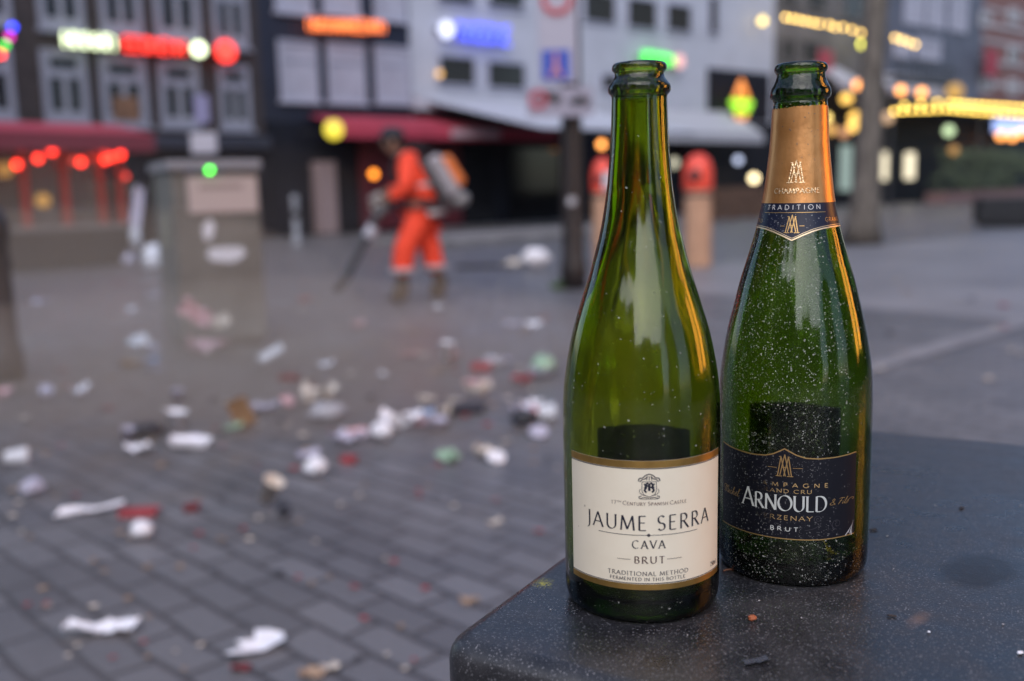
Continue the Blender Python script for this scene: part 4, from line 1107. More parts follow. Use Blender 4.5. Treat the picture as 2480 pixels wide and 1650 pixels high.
# tall lamp post with the boards
PB = gd(1321, 664); PY = PB.y
lp = thing("lamp_post", "thick dark lamp post with a white round sticker behind the front bottle", "lamp post", PB)
PBRN = mat("dark_brown_post_paint", (.022, .017, .017), .4, var=.3, vscale=5)
MB().lathe([(0, 0), (.15, 0), (.15, .25), (.128, .32), (.122, 1.0), (.112, 2.0), (.10, 5.5), (.07, 5.6), (0, 5.6)], 24).build("post", PBRN, lp, smooth=True)
zz = hz(1387, 487, PY)
MB(Matrix.Rotation(R(-18), 4, 'Z')).tube([(.02, -.105, zz), (.02, -.126, zz)], .05, 18).build("sticker", mat("grey_white_sticker", (.40, .40, .44), .6), lp)
MB().box(-.06, .06, -1.4, .06, 5.6, 5.72).build("lantern_arm", PBRN, lp)
def px_x(px, py, y): d = ray(px, py); return (CAMP + d*(y/d.y)).x
bd_ = thing("zone_sign", "tall white zone board with red ring and blue pedestrian square on the lamp post", "sign", (PB.x, PY-.20, 0), R(0))
xa, xb = px_x(1303, 100, PY-.2)-PB.x, px_x(1397, 100, PY-.2)-PB.x; za, zb_ = hz(1350, 203, PY-.2), hz(1350, -190, PY-.2)
MB().box(xa, xb, -.02, .02, za, zb_).build("board", mat("white_sign_board", (.36, .37, .47), .5), bd_, bevel=.012)
rg_ = MB(); zc = hz(1348, -2, PY-.2); xc = px_x(1348, 0, PY-.2)-PB.x
rg_.lathe([(.17, -.008), (.17, .008), (.115, .008), (.115, -.008)], 32, closed=True)
ro = rg_.build("red_ring", mat("sign_red", (.42, .05, .07), .5), bd_); ro.location = (xc, -.032, zc); ro.rotation_euler = (R(90), 0, 0)
xs0, xs1, zs0, zs1 = px_x(1312, 155, PY-.2)-PB.x, px_x(1380, 155, PY-.2)-PB.x, hz(1346, 194, PY-.2), hz(1346, 122, PY-.2)
bs = MB().box(xs0, xs1, -.028, -.021, zs0, zs1).build("blue_square", mat("sign_blue", (.02, .07, .45), .45), bd_)
fg = MB(); mx_ = (xs0+xs1)/2; hh = (zs1-zs0)
fg.tube([(mx_, -.036, zs0+hh*.80), (mx_, -.029, zs0+hh*.80)], hh*.09, 12)
fg.box(mx_-.025, mx_+.025, -.036, -.029, zs0+hh*.40, zs0+hh*.70)
fg.add([(mx_-.03, -.0365, zs0+hh*.40), (mx_+.03, -.0365, zs0+hh*.40), (mx_+.075, -.0365, zs0+hh*.1), (mx_+.03, -.0365, zs0+hh*.1), (mx_, -.0365, zs0+hh*.32), (mx_-.03, -.0365, zs0+hh*.1), (mx_-.075, -.0365, zs0+hh*.1)], [(0, 1, 2, 3, 4), (0, 4, 5, 6)])
fg.build("pedestrian_symbol", mat("pinkish_symbol", (.50, .22, .24), .5), bs)
for z in (za+.25, zb_-.4): MB().box(-.03, .03, .02, .1, z, z+.05).build("clamp", METALD, bd_)
# smaller board under it
b2_ = thing("parking_sign", "small white board with red ring and dark car symbols low on the lamp post", "sign", (PB.x, PY-.22, 0))
xa, xb = px_x(1276, 245, PY-.22)-PB.x, px_x(1436, 245, PY-.22)-PB.x; za, zb_ = hz(1350, 283, PY-.22), hz(1350, 212, PY-.22)
MB().box(xa, xb, -.015, .015, za, zb_).build("board", mat("lilac_white_board", (.29, .29, .38), .5), b2_)
H_ = zb_-za; W_ = xb-xa
ro = MB().lathe([(.10, -.006), (.10, .006), (.06, .006), (.06, -.006)], 24, closed=True).build("red_ring", mat("sign_red_dark", (.40, .03, .06), .5), b2_)
ro.location = (xa+.12, -.024, zb_-.12); ro.rotation_euler = (R(90), 0, 0)
def car(cx, cz, k):
    m_ = MB(); m_.box(cx-.13*k, cx+.13*k, -.026, -.016, cz-.03*k, cz+.03*k); m_.box(cx-.07*k, cx+.07*k, -.026, -.016, cz+.031*k, cz+.08*k)
    m_.tube([(cx-.07*k, -.026, cz-.045*k), (cx-.07*k, -.016, cz-.045*k)], .03*k, 10); m_.tube([(cx+.07*k, -.026, cz-.045*k), (cx+.07*k, -.016, cz-.045*k)], .03*k, 10); return m_
INKC = mat("sign_black", (.03, .03, .04), .5)
car(xa+W_*.36, za+H_*.62, .9).build("car_symbol", INKC, b2_); car(xa+W_*.80, za+H_*.5, .8).build("car_symbol", INKC, b2_)
MB().box(-.025, .025, .015, .11, za+H_*.3, za+H_*.6).build("clamp", METALD, b2_)
# grass tuft at the foot of the post
gt = MB(); rg = random.Random(4)
for k in range(60):
    a = rg.uniform(0, 6.28); q = rg.uniform(0, .09); x, y = -.18 + q*math.cos(a), -.06 + q*math.sin(a); h = rg.uniform(.06, .15); b = rg.uniform(-.06, .06); c = rg.uniform(-.06, .06)
    gt.add([(x-.006, y, 0), (x+.006, y, 0), (x+b*.5, y+c*.5, h*.6), (x+b, y+c, h)], [(0, 1, 2), (0, 2, 3)])
o = gt.build("grass_tuft", mat("green_grass", (.05, .10, .025), .7, var=.3, vscale=30), None, loc=PB); tag(o, "small green grass tuft at the foot of the lamp post", "grass tuft")

# litter bins with red hoods
TAN = mat("tan_bin_panels", (.52, .31, .20), .6, var=.12, vscale=5); HOOD = mat("orange_red_plastic", (.85, .085, .05), .35); HOLE = mat("bin_opening_black", (.01, .01, .015), .6)
def litter_bin(label, base, k):
    r = thing("litter_bin", label, "litter bin", base, R(-6))
    MB().lathe([(0, 0), (.175*k, 0), (.185*k, .03), (.185*k, 1.0), (.17*k, 1.03), (0, 1.03)], 28).build("body", TAN, r, smooth=False)
    hd = MB(); hd.lathe([(.19*k, 1.035), (.20*k, 1.10), (.195*k, 1.30), (.15*k, 1.44), (.07*k, 1.51), (0, 1.52)], 28); h = hd.build("hood", HOOD, r, smooth=True)
    o_ = MB(); o_.ball((0, 0, 0), .085*k, 14, 8, sy=.25); o = o_.build("opening", HOLE, h); o.location = (-.05*k, -.185*k, 1.22)
    MB().lathe([(.189*k, .95), (.194*k, .95), (.194*k, .99), (.189*k, .99)], 28, closed=True).build("band", METALD, r)
    return r
bb = gd(1606, 614); litter_bin("tan litter bin with orange red hood, right of the front bottle", bb, 1.02)
bb = gd(1389, 606); lb = litter_bin("tan litter bin with red and white hood, left of the front bottle", bb, .82)
MB(Matrix.Rotation(R(10), 4, 'Z')).box(-.02, .12, -.180, -.158, 1.06, 1.32).build("white_notice", WPAPER, lb)

# tree trunk on the right
tb = gd(1982, 562)
tree = thing("tree", "bare street tree with a thick leaning grey brown trunk right of the foil bottle", "tree", tb)
bark, g = newmat("grey_brown_bark")
tc = g.n("TexCoord").outputs["Object"]; mp = g.n("Mapping", {"Vector": tc, "Scale": (1, 1, .25)}).outputs[0]
nz = g.n("TexNoise", {"Vector": mp, "Scale": 14.0, "Detail": 6.0}).outputs["Fac"]
g.link(g.mix(g.ramp(nz, .35, .65), (.085, .072, .062, 1), (.19, .165, .14, 1)), g.b.inputs["Base Color"]); g.b.inputs["Roughness"].default_value = .85
g.link(g.n("Bump", {"Height": nz, "Strength": .8, "Distance": .03}).outputs[0], g.b.inputs["Normal"])
lean = .042
tk = MB(); pts = []; rs = []
for k in range(15):
    z = 5.4*k/14; pts.append((lean*z + .03*math.sin(z*1.3), .02*math.sin(z), z)); rs.append(.26*math.exp(-z*2.2)*.55 + .235 - .012*z)
tk.tube(pts, rs, 18); tk.build("trunk", bark, tree, smooth=True)
rg = random.Random(11); lb_ = MB()
def branch(p, d, L, rr, lv):
    q = [Vector(p)]; dd = Vector(d).normalized()
    for k in range(5):
        dd = (dd + Vector((rg.uniform(-.2, .2), rg.uniform(-.2, .2), rg.uniform(-.05, .2)))).normalized(); q.append(q[-1] + dd*L/5)
    lb_.tube(q, [rr*(1-.13*i) for i in range(6)], 7)
    if lv:
        for _ in range(3):
            i = rg.randrange(2, 6); a = rg.uniform(0, 6.28)
            branch(q[i], dd + Vector((math.cos(a)*.8, math.sin(a)*.8, .2)), L*.62, rr*.5, lv-1)
for k in range(5):
    a = k*1.26 + .3; branch((lean*5.2, 0, 5.1), (math.cos(a)*.7, math.sin(a)*.7, 1), 2.8, .085, 3)
lb_.build("crown", bark, tree)

# dark stone bench at the far right, brown terrace border, hedge
bb = gnd(2372, 553); be = thing("bench", "black stone block bench at the far right of the square", "bench", bb, R(-12))
MB().box(0, 2.6, 0, .7, .10, .66).build("seat", mat("black_stone", (.018, .018, .021), .5, var=.3, vscale=6), be, bevel=.02)
MB().box(.12, 2.48, .08, .62, 0, .10).build("plinth", METALD, be)
bb = fpt(1736, 480, 5.0); bb.z = 0; s0 = (bb-FP0).dot(FD); L_ = fac(1960, 470, 5.0)[0]-s0
tb_ = thing("terrace_border", "low brown wooden terrace border between the bottles", "planter", bb, FROT)
WOODB = mat("brown_weathered_wood", (.10, .055, .035), .7, var=.4, vscale=4)
for k in range(4): MB().box(0, L_, 0, .04, .04+k*.24, .26+k*.24).build("board", WOODB, tb_)
for k in range(6): MB().box(L_*k/5-.05, L_*k/5+.05, .045, .14, 0, 1.0).build("post", WOODB, tb_)
hq = fpt(2290, 420, 3.4); hq.z = 0; s0 = (hq-FP0).dot(FD); L_ = fac(2560, 420, 3.4)[0]-s0
hd = thing("hedge", "dark green clipped hedge in a long planter under the yellow garland", "hedge", hq, FROT)
lf = MB(); rg = random.Random(9)
for k in range(2600):
    x, y, z = rg.uniform(0, L_), rg.uniform(-.05, .8), .45 + 1.9*rg.random()**.8
    if noise.noise(Vector((x*.8, y, z*.9))) < -.28: continue
    s = rg.uniform(.05, .12); a, b = rg.uniform(0, 6.28), rg.uniform(-1, 1)
    u = Vector((math.cos(a), math.sin(a), b)).normalized()*s; v = u.orthogonal().normalized()*s*.6; c = Vector((x, y, z))
    lf.add([c-u, c+v, c+u, c-v], [(0, 1, 2, 3)])
lf.build("foliage", mat("dark_hedge_leaf", (.060, .085, .045), .6, var=.5, vscale=3), hd)
MB().box(0, L_, -.1, .85, 0, .48).build("planter", mat("reddish_planter", (.17, .10, .10), .7, var=.2), hd)

# dark bollard at the left edge
bb = gd(6, 874); bo_ = thing("bollard", "thick dark bollard cut off by the left edge", "bollard", bb)
MB().lathe([(0, 0), (.135, 0), (.135, .18), (.115, .22), (.108, .86), (.125, .90), (.125, .98), (.105, 1.04), (.06, 1.11), (0, 1.13)], 24).build("shaft", mat("dark_bollard_paint", (.035, .032, .036), .45, var=.3), bo_, smooth=True)
MB().lathe([(.1105, .70), (.117, .70), (.117, .76), (.1105, .76)], 24, closed=True).build("ring", METALD, bo_)
# pale slim post by the shop
bb = gd(684, 566); pb = thing("post", "slim pale grey post by the dark shopfront, left of the cleaner", "post", bb)
MB().lathe([(0, 0), (.11, 0), (.11, .08), (.075, .12), (.07, .95), (.085, 1.0), (.05, 1.09), (0, 1.1)], 18).build("shaft", mat("pale_post_paint", (.26, .27, .30), .5), pb, smooth=True)
MB().lathe([(.0735, .6), (.079, .6), (.079, .74), (.0735, .74)], 18, closed=True).build("band", METALD, pb)

# ================================================================== STREET CLEANER
def skin(name, nodes, edges, m, parent, lv=2, root=0):
    """nodes: (x, y, z, radius or (rx, ry)); one continuous skinned surface"""
    me = bpy.data.meshes.new(name + "_cage"); me.from_pydata([n[:3] for n in nodes], edges, [])
    o = bpy.data.objects.new(name + "_cage", me); COL.objects.link(o)
    o.modifiers.new("skin", 'SKIN'); sk = me.skin_vertices[0].data
    for i, n in enumerate(nodes):
        sk[i].radius = n[3] if isinstance(n[3], tuple) else (n[3], n[3]); sk[i].use_root = i == root
    s_ = o.modifiers.new("sub", 'SUBSURF'); s_.levels = lv; s_.render_levels = lv
    dg = bpy.context.evaluated_depsgraph_get(); dg.update()
    nm = bpy.data.meshes.new_from_object(o.evaluated_get(dg)); nm.name = name
    bpy.data.objects.remove(o); bpy.data.meshes.remove(me)
    nm.materials.clear(); nm.materials.append(m)
    nm.polygons.foreach_set("use_smooth", [True]*len(nm.polygons))
    q = bpy.data.objects.new(name, nm); COL.objects.link(q)
    if parent: q.parent = parent
    return q
WP = gd(958, 697); 
SKIN = mat("brown_skin", (.20, .11, .075), .5); HIVIS = mat("fluorescent_orange_cloth", (.95, .070, .028), .75, var=.18, vscale=9)
GREYR = mat("silver_reflective_tape", (.42, .40, .42), .4); DKBELT = mat("black_strap", (.02, .02, .025), .6); BOOT = mat("brown_work_boot", (.075, .055, .04), .7, var=.3, vscale=12)
GLOVE = mat("pale_work_glove", (.40, .39, .37), .8); CAPM = mat("dark_cap_cloth", (.022, .025, .035), .8)
pn = [(.12,0,.92,(.15,.12)), (.085,0,1.10,(.14,.12)), (.01,0,1.31,(.17,.14)), (-.08,0,1.44,.07), (-.125,0,1.49,.058), (-.175,0,1.56,(.082,.09)), (-.185,0,1.635,(.078,.088)),
      (-.17,0,1.695,.055), (-.242,0,1.525,.040), (-.282,0,1.572,.016),
      (-.02,-.19,1.42,.07), (-.06,-.27,1.14,.05), (-.25,-.20,1.03,.036), (-.31,-.17,1.00,(.042,.022)),
      (-.02,.19,1.42,.07), (-.08,.24,1.16,.05), (-.27,.12,1.10,.036), (-.33,.06,1.08,(.042,.022)),
      (.02,-.10,.84,.10), (-.12,-.11,.52,.065), (-.13,-.10,.10,.045), (-.25,-.10,.045,.042),
      (.05,.10,.84,.10), (.15,.11,.54,.065), (.25,.11,.13,.045), (.14,.11,.045,.042)]
pe = [(0,1),(1,2),(2,3),(3,4),(4,5),(5,6),(6,7),(5,8),(5,9),(2,10),(10,11),(11,12),(12,13),(2,14),(14,15),(15,16),(16,17),(0,18),(18,19),(19,20),(20,21),(0,22),(22,23),(23,24),(24,25)]
per = thing("person", "person in fluorescent orange work clothes and dark cap, leaning forward with a leaf blower", "person", (WP.x, WP.y, 0), R(4))
body = skin("body", pn, pe, SKIN, per)
for s in (-1, 1):
    e = MB().ball((-.252, s*.034, 1.600), .013, 10, 6).build("eye", mat("eye_white", (.5, .5, .5), .2), body, smooth=True)
    MB().ball((-.263, s*.034, 1.600), .006, 8, 5).build("pupil", INKD, body, smooth=True)
    ea = MB(); ea.ball((-.165, s*.092, 1.585), .03, 10, 7, sy=.35, sz=1.3); ea.build("ear", SKIN, body, smooth=True)
MB().tube([(-.272, -.024, 1.532), (-.278, 0, 1.530), (-.272, .024, 1.532)], .006, 6).build("mouth", mat("lip_brown", (.16, .06, .05), .5), body)
hb = MB(); hb.ball((-.155, 0, 1.615), .106, 18, 10, sx=1.0, sy=.92, sz=.85); hb.build("hair", mat("dark_hair", (.015, .012, .012), .7), body, smooth=True)
cp = MB(); cp.lathe([(.113, 0), (.116, .03), (.105, .075), (.07, .105), (0, .115)], 22, (-.17, 0, 1.635)); cp.tube([(-.26, -.06, 1.65), (-.33, 0, 1.635), (-.26, .06, 1.65)], .012, 8)
cp.build("cap", CAPM, per, smooth=True)
jk = [(.13,0,.93,(.20,.175)), (.09,0,1.10,(.205,.19)), (.01,0,1.31,(.225,.205)), (-.06,0,1.45,(.11,.12)), (-.085,0,1.50,.105),
      (-.02,-.21,1.41,.10), (-.05,-.29,1.14,.082), (-.21,-.22,1.045,.062), (-.02,.21,1.41,.10), (-.07,.26,1.16,.082), (-.23,.145,1.11,.062)]
skin("jacket", jk, [(0,1),(1,2),(2,3),(3,4),(2,5),(5,6),(6,7),(2,8),(8,9),(9,10)], HIVIS, per)
tr_ = [(.125,0,.93,(.17,.15)), (.05,-.10,.82,.135), (-.105,-.11,.52,.118), (-.12,-.10,.27,.104), (.09,.10,.82,.135), (.16,.11,.54,.118), (.21,.11,.28,.104)]
skin("trousers", tr_, [(0,1),(1,2),(2,3),(0,4),(4,5),(5,6)], HIVIS, per)
def ring(name, pts, r, m, p, n=10): return MB().tube(pts, r, n, caps=False).build(name, m, p, smooth=True)
def loop(c, rx, ry, tilt=0): return [(c[0]+rx*math.cos(a), c[1]+ry*math.sin(a), c[2]+tilt*math.cos(a)) for a in [2*math.pi*k/20 for k in range(21)]]
for z, rx, ry, tl in ((1.17, .20, .185, .0),): ring("reflective_band", loop((.075, 0, z), rx, ry, tl), .026, GREYR, per)
ring("reflective_band", loop((.12, 0, .885), .185, .17, .02), .030, GREYR, per)
ring("belt", loop((.12, 0, .965), .20, .18, .05), .030, DKBELT, per)
ring("reflective_band", loop((-.118, -.10, .34), .112, .112, 0), .024, GREYR, per); ring("reflective_band", loop((.198, .11, .35), .112, .112, 0), .024, GREYR, per)
for s, (x, y, x2) in ((0, (-.13, -.10, -.25)), (1, (.245, .11, .135))):
    skin("boot", [(x+.01, y, .30, .062), (x, y, .09, .075), (x2, y, .05, (.066, .052)), (x+.05, y, .06, .062)], [(0,1),(1,2),(1,3)], BOOT, per, 2, 1)
def glove(c, s, grip):
    """palm plus four curled fingers and a thumb closing on the handle"""
    n = [(c[0]+.06, c[1], c[2]+.012, .036), (c[0], c[1], c[2], (.042, .020))]; e = [(0, 1)]
    for k, (dx, L) in enumerate(((-.030, .072), (-.010, .080), (.010, .076), (.030, .060))):
        b = len(n); y0 = c[1] + dx*.9
        n += [(c[0]-.035, y0, c[2]+.004, .0105), (c[0]-.035-L*.45, y0, c[2]-.012, .0100), (c[0]-.035-L*.42, y0, c[2]-.045, .0092), (c[0]-.03, y0, c[2]-.056, .0082)]
        e += [(1, b), (b, b+1), (b+1, b+2), (b+2, b+3)]
    b = len(n); n += [(c[0]+.01, c[1]+s*.045, c[2]-.008, .0125), (c[0]-.02, c[1]+s*.055, c[2]-.030, .0110), (c[0]-.045, c[1]+s*.040, c[2]-.045, .0095)]; e += [(1, b), (b, b+1), (b+1, b+2)]
    return skin("glove", n, e, GLOVE, per, 2, 1)
glove((-.325, -.165, .995), 1, None); glove((-.345, .05, 1.075), -1, None)
# leaf blower carried on the back
bw = thing("leaf_blower", "white and orange backpack leaf blower with a long dark tube, worn by the cleaner", "leaf blower", (WP.x, WP.y, 0), R(4))
BWHITE = mat("white_blower_plastic", (.29, .28, .31), .45, var=.1, vscale=8); BORG = mat("orange_blower_plastic", (.62, .16, .03), .4)
Tm = Matrix.Translation((.34, -.02, 1.25)) @ Matrix.Rotation(R(-30), 4, 'Y')
h_ = MB(Tm); h_.box(-.10, .07, -.17, .17, -.22, .24); ho = h_.build("housing", BWHITE, bw, bevel=.06, seg=4)
h_ = MB(Tm); h_.box(.02, .15, -.15, .15, -.16, .18); h_.build("engine_cover", BORG, bw, bevel=.05, seg=4)
h_ = MB(Tm); h_.box(-.16, -.105, -.19, .19, -.30, .30); h_.build("back_plate", mat("dark_grey_plastic", (.05, .05, .055), .5), bw, bevel=.02)
h_ = MB(Tm); h_.ball((.0, 0, -.27), .10, 18, 10, sy=1.5, sz=.8); h_.build("fuel_tank", mat("translucent_white_plastic", (.25, .25, .26), .4), bw, smooth=True)
for s in (-1, 1):
    MB().tube([(.20, s*.13, 1.50), (.06, s*.16, 1.54), (-.12, s*.165, 1.47), (-.19, s*.15, 1.31), (-.12, s*.17, 1.13), (.16, s*.17, 1.02)], .022, 8).build("strap", DKBELT, bw, smooth=True)
TUBE = mat("dark_blower_tube", (.05, .052, .06), .45)
MB().tube([(.28, .15, 1.02), (.12, .26, .96), (-.16, .22, .97), (-.27, -.02, .99), (-.25, -.20, .985)], [.034, .034, .036, .04, .046], 14).build("elbow_hose", TUBE, bw, smooth=True)
tn = MB(); tn.tube([(-.24, -.22, .98), (-.36, -.20, .86), (-.66, -.24, .30), (-.78, -.26, .16)], [.05, .046, .04, .044], 14); tn.build("blower_tube", TUBE, bw, smooth=True)
MB().tube([(-.33, -.165, .90), (-.345, -.165, .955), (-.35, -.165, 1.03)], .022, 10).build("grip", DKBELT, bw, smooth=True)
MB(Matrix.Translation((-.41, -.22, .73)) @ Matrix.Rotation(R(28), 4, 'Y')).lathe([(.056, -.06), (.062, -.05), (.062, .05), (.056, .06)], 16).build("pale_collar", mat("pale_collar_plastic", (.42, .43, .50), .4), bw, smooth=True)

# ================================================================== LITTER
PW = mat("white_tissue", (.80, .80, .86), .8, var=.10, vscale=25); PL_ = mat("lilac_white_plastic", (.46, .45, .56), .5, var=.15, vscale=20); PCR = mat("cream_paper", (.60, .54, .48), .8, var=.15, vscale=20)
PRED = mat("red_card", (.34, .05, .06), .6, var=.2, vscale=20); PDRED = mat("dark_red_card", (.16, .025, .03), .6, var=.2, vscale=20); PPNK = mat("pinkish_paper", (.55, .34, .36), .8, var=.2, vscale=20)
PBR = mat("brown_cardboard", (.20, .105, .045), .8, var=.25, vscale=15); PDK = mat("dark_plastic", (.022, .022, .03), .4, var=.3, vscale=20); PGN = mat("pale_green_plastic", (.30, .46, .33), .5, var=.25, vscale=20)
PBL = mat("light_blue_plastic", (.25, .36, .55), .5, var=.2, vscale=20); PTAN = mat("tan_leaf", (.34, .24, .17), .8, var=.3, vscale=30); PBLD = mat("strong_blue_plastic", (.06, .16, .42), .5)
PFILM = newmat("milky_plastic_film"); PFILM[1].b.inputs["Base Color"].default_value = (.55, .55, .60, 1); PFILM[1].b.inputs["Alpha"].default_value = .55; PFILM[1].b.inputs["Roughness"].default_value = .3; PFILM = PFILM[0]
def crumple(L, W, h, seed, nx=14, ny=10, thick=.0012):
    """a creased sheet with real thickness, resting on the ground"""
    mb = MB(); top = []
    for j in range(ny+1):
        for i in range(nx+1):
            u, v = i/nx-.5, j/ny-.5
            n1 = noise.noise(Vector((u*3.1+seed, v*3.1, seed*.7))); n2 = abs(noise.noise(Vector((u*7+seed, v*7, 3+seed))))
            n3 = noise.noise(Vector((u*2+9+seed, v*2, 1)))
            edge = (abs(u)*2)**3*.5 + (abs(v)*2)**3*.3
            x = L*(u + .10*n3 + .06*n1); y = W*(v + .12*n1 + .05*n2); z = h*(.45 + .6*n1 + .55*n2 + edge*(.4 + n3))
            top.append(Vector((x, y, z)))
    zm = min(p.z for p in top)
    top = [p - Vector((0, 0, zm - .001)) for p in top]
    bot = [p + Vector((0, 0, -thick*.8)) for p in top]; n = len(top); fs = []
    for j in range(ny):
        for i in range(nx):
            a = j*(nx+1)+i; q = (a, a+1, a+nx+2, a+nx+1); fs.append(q); fs.append(tuple(n+k for k in q[::-1]))
    return mb.add(top + bot, fs)
def wad(r, seed, sx=1, sy=1, sz=.8, n=18, m=12, amp=.35):
    mb = MB(); mb.ball((0, 0, 0), 1, n, m)
    for v in mb.v:
        d = 1 + amp*noise.noise(v*1.7 + Vector((seed, 0, 0))) + amp*.7*abs(noise.noise(v*3.4 + Vector((0, seed, 0)))) - amp*.3
        v *= d; v.x *= r*sx; v.y *= r*sy; v.z *= r*sz
    zm = min(v.z for v in mb.v)
    for v in mb.v: v.z -= zm
    return mb
def cup(h, r0, r1, n=20):
    mb = MB(); t = .0015
    mb.lathe([(0, 0), (r0, 0), (r1, h), (r1+.003, h), (r1+.003, h-.004), (r1-t, h-.004), (r0-t, .004), (0, .004)], n); return mb
def lie(mb, r):  # tip a cup on its side
    T_ = Matrix.Translation((0, 0, r)) @ Matrix.Rotation(R(90), 4, 'Y'); mb.v = [T_ @ v for v in mb.v]; return mb
def lid(r):
    mb = MB(); mb.lathe([(0, .010), (r*.7, .010), (r*.74, .004), (r*.92, .004), (r*.96, .012), (r, .012), (r, 0), (r*.9, 0), (0, .002)], 24); return mb
def packet(L, W, H):
    mb = MB(); mb.box(-L/2, L/2, -W/2, W/2, 0, H)
    mb.add([(L/2, -W/2, H), (L/2+.3*W, -W*.45, H*1.15), (L/2+.3*W, W*.45, H*1.05), (L/2, W/2, H), (L/2, -W/2, H-.002), (L/2+.3*W, -W*.45, H*1.15-.002), (L/2+.3*W, W*.45, H*1.05-.002), (L/2, W/2, H-.002)], [(0,1,2,3), (7,6,5,4), (0,4,5,1), (1,5,6,2), (2,6,7,3)])
    return mb
def tray(L, W, H):
    mb = MB(); a, b = L/2, W/2; i = .82; t = .003
    o = [(-a*i,-b*i,0),(a*i,-b*i,0),(a*i,b*i,0),(-a*i,b*i,0),(-a,-b,H),(a,-b,H),(a,b,H),(-a,b,H)]
    n_ = [(x*.97, y*.97, z+t if z == 0 else z) for x, y, z in o]
    mb.add(o, [(3,2,1,0),(0,1,5,4),(1,2,6,5),(2,3,7,6),(3,0,4,7)]); mb.add(n_, [(0,1,2,3),(4,5,1,0),(5,6,2,1),(6,7,3,2),(7,4,0,3)])
    k = [(-a,-b,H),(a,-b,H),(a,b,H),(-a,b,H)] + [(x*.97, y*.97, H) for x, y in ((-a,-b),(a,-b),(a,b),(-a,b))]
    mb.add(k, [(0,1,5,4),(1,2,6,5),(2,3,7,6),(3,0,4,7)]); return mb
def flap(L, W, t=.004):
    """bent piece of cardboard standing on its edge"""
    mb = MB(); n = 8; top = []
    for k in range(n+1):
        u = k/n; z = .01 + L*u; y = .10*L*math.sin(u*2.2); top.append((z, y))
    vs = []
    for z, y in top: vs += [(-W/2, y, z), (W/2, y, z), (W/2, y+t, z), (-W/2, y+t, z)]
    fs = [(0,1,2,3), (4*n+3, 4*n+2, 4*n+1, 4*n)]
    for k in range(n):
        for q in range(4): fs.append((4*k+q, 4*k+(q+1)%4, 4*k+4+(q+1)%4, 4*k+4+q))
    return mb.add(vs, fs)
def wing(L):
    """torn napkin with three raised points, like a bird's wing"""
    ou = [(-.55,-.10),(-.20,.02),(-.28,.20),(.02,.13),(.08,.34),(.30,.20),(.48,.02),(.42,-.24),(.05,-.30),(-.30,-.24)]
    mb = MB(); rg = random.Random(2); c = (0, -.05); n = len(ou)
    def zz_(x, y): return L*(.10 + .30*max(0, y) + .14*max(0, x) + .10*abs(noise.noise(Vector((x*6, y*6, 1)))))
    rings = []
    for q in (1.0, .7, .4): rings.append([((c[0]+(x-c[0])*q)*L, (c[1]+(y-c[1])*q)*L, zz_(c[0]+(x-c[0])*q, c[1]+(y-c[1])*q)) for x, y in ou])
    vs = sum(rings, []) + [(c[0]*L, c[1]*L, zz_(*c)*.6)]
    fs = []
    for r_ in range(2):
        for k in range(n): fs.append((r_*n+k, r_*n+(k+1)%n, (r_+1)*n+(k+1)%n, (r_+1)*n+k))
    for k in range(n): fs.append((2*n+k, 2*n+(k+1)%n, 3*n))
    N_ = len(vs); zm = min(v[2] for v in vs); vs = [(x, y, z-zm+.0015) for x, y, z in vs]
    return mb.add(vs + [(x, y, z-.0014) for x, y, z in vs], fs + [tuple(N_+q for q in f[::-1]) for f in fs])
def drop(name, label, cat, mb, m, px, py, rz=0.0, tilt=(0, 0), up=0.0, group=None, smooth=False):
    """px, py: photograph position (2357 wide view) of the spot on the ground"""
    p = gd(px, py); o = mb.build(name, m, None, smooth=smooth, loc=(p.x, p.y, .004 + up), rot=(R(tilt[0]), R(tilt[1]), R(rz)))
    if 640 < py < 1110: o.scale = (.88, .88, .85)
    return tag(o, label, cat, group)
V = -20
drop("napkin", "white torn napkin with raised points like a bird's wing, nearest the stone block corner", "napkin", wing(.15), PW, 590, 1494, 30)
drop("napkin", "white crumpled napkin strip lying lowest left on the bricks", "napkin", crumple(.185, .055, .03, 4.2), PW, 232, 1458, 4)
drop("paper_strip", "long white folded paper strip beside the red packet", "paper", crumple(.215, .04, .024, 7.7), PW, 210, 1182, 20)
drop("packet", "red card packet lying at the end of the long white paper strip", "packet", packet(.125, .05, .022), PRED, 318, 1188, 6)
drop("cup_lid", "white crumpled cup just below the red packet", "cup", wad(.037, 1.3, amp=.2), PW, 327, 1240, smooth=True)
drop("card_scrap", "dark red scrap right of the red packet on the bricks", "scrap", packet(.05, .035, .02), PDRED, 440, 1176, 30)
drop("lump", "small dark lump alone on the bricks between packet and block", "debris", wad(.026, 2.2), PDK, 655, 1196)
drop("paper_cup", "pale paper cup tilting in the wind above the dark lump", "cup", cup(.09, .026, .036), PCR, 612, 1172, 20, (20, 24), .03, smooth=True)
drop("paper_ball", "white crumpled paper ball in the middle of the brick paving", "paper", wad(.05, 3.9), PW, 727, 1095)
drop("card_scrap", "red scrap up right of the white paper ball", "scrap", packet(.065, .05, .03), PRED, 803, 1066, -20)
drop("plastic_wrapper", "lilac plastic wrapper behind the white paper ball", "wrapper", crumple(.11, .06, .03, 1.1), PL_, 712, 1054, 10)
drop("plastic_wrapper", "pale green plastic wrapper left of the front bottle's label", "wrapper", crumple(.09, .09, .055, 5.5), PGN, 1033, 1066, 70)
drop("cup_lid", "white plastic lid near the front bottle's label", "lid", lid(.045), PW, 1142, 1064, 0, (20, 10), .014, smooth=True)
drop("food_tray", "long white food tray left of the brown cardboard", "tray", tray(.20, .11, .035), PW, 438, 1030, 6, (0, 6), .008)
drop("plastic_pot", "white plastic pot standing behind the food tray", "pot", cup(.10, .045, .055), PW, 404, 990, 0, (0, 8), .006, smooth=True)
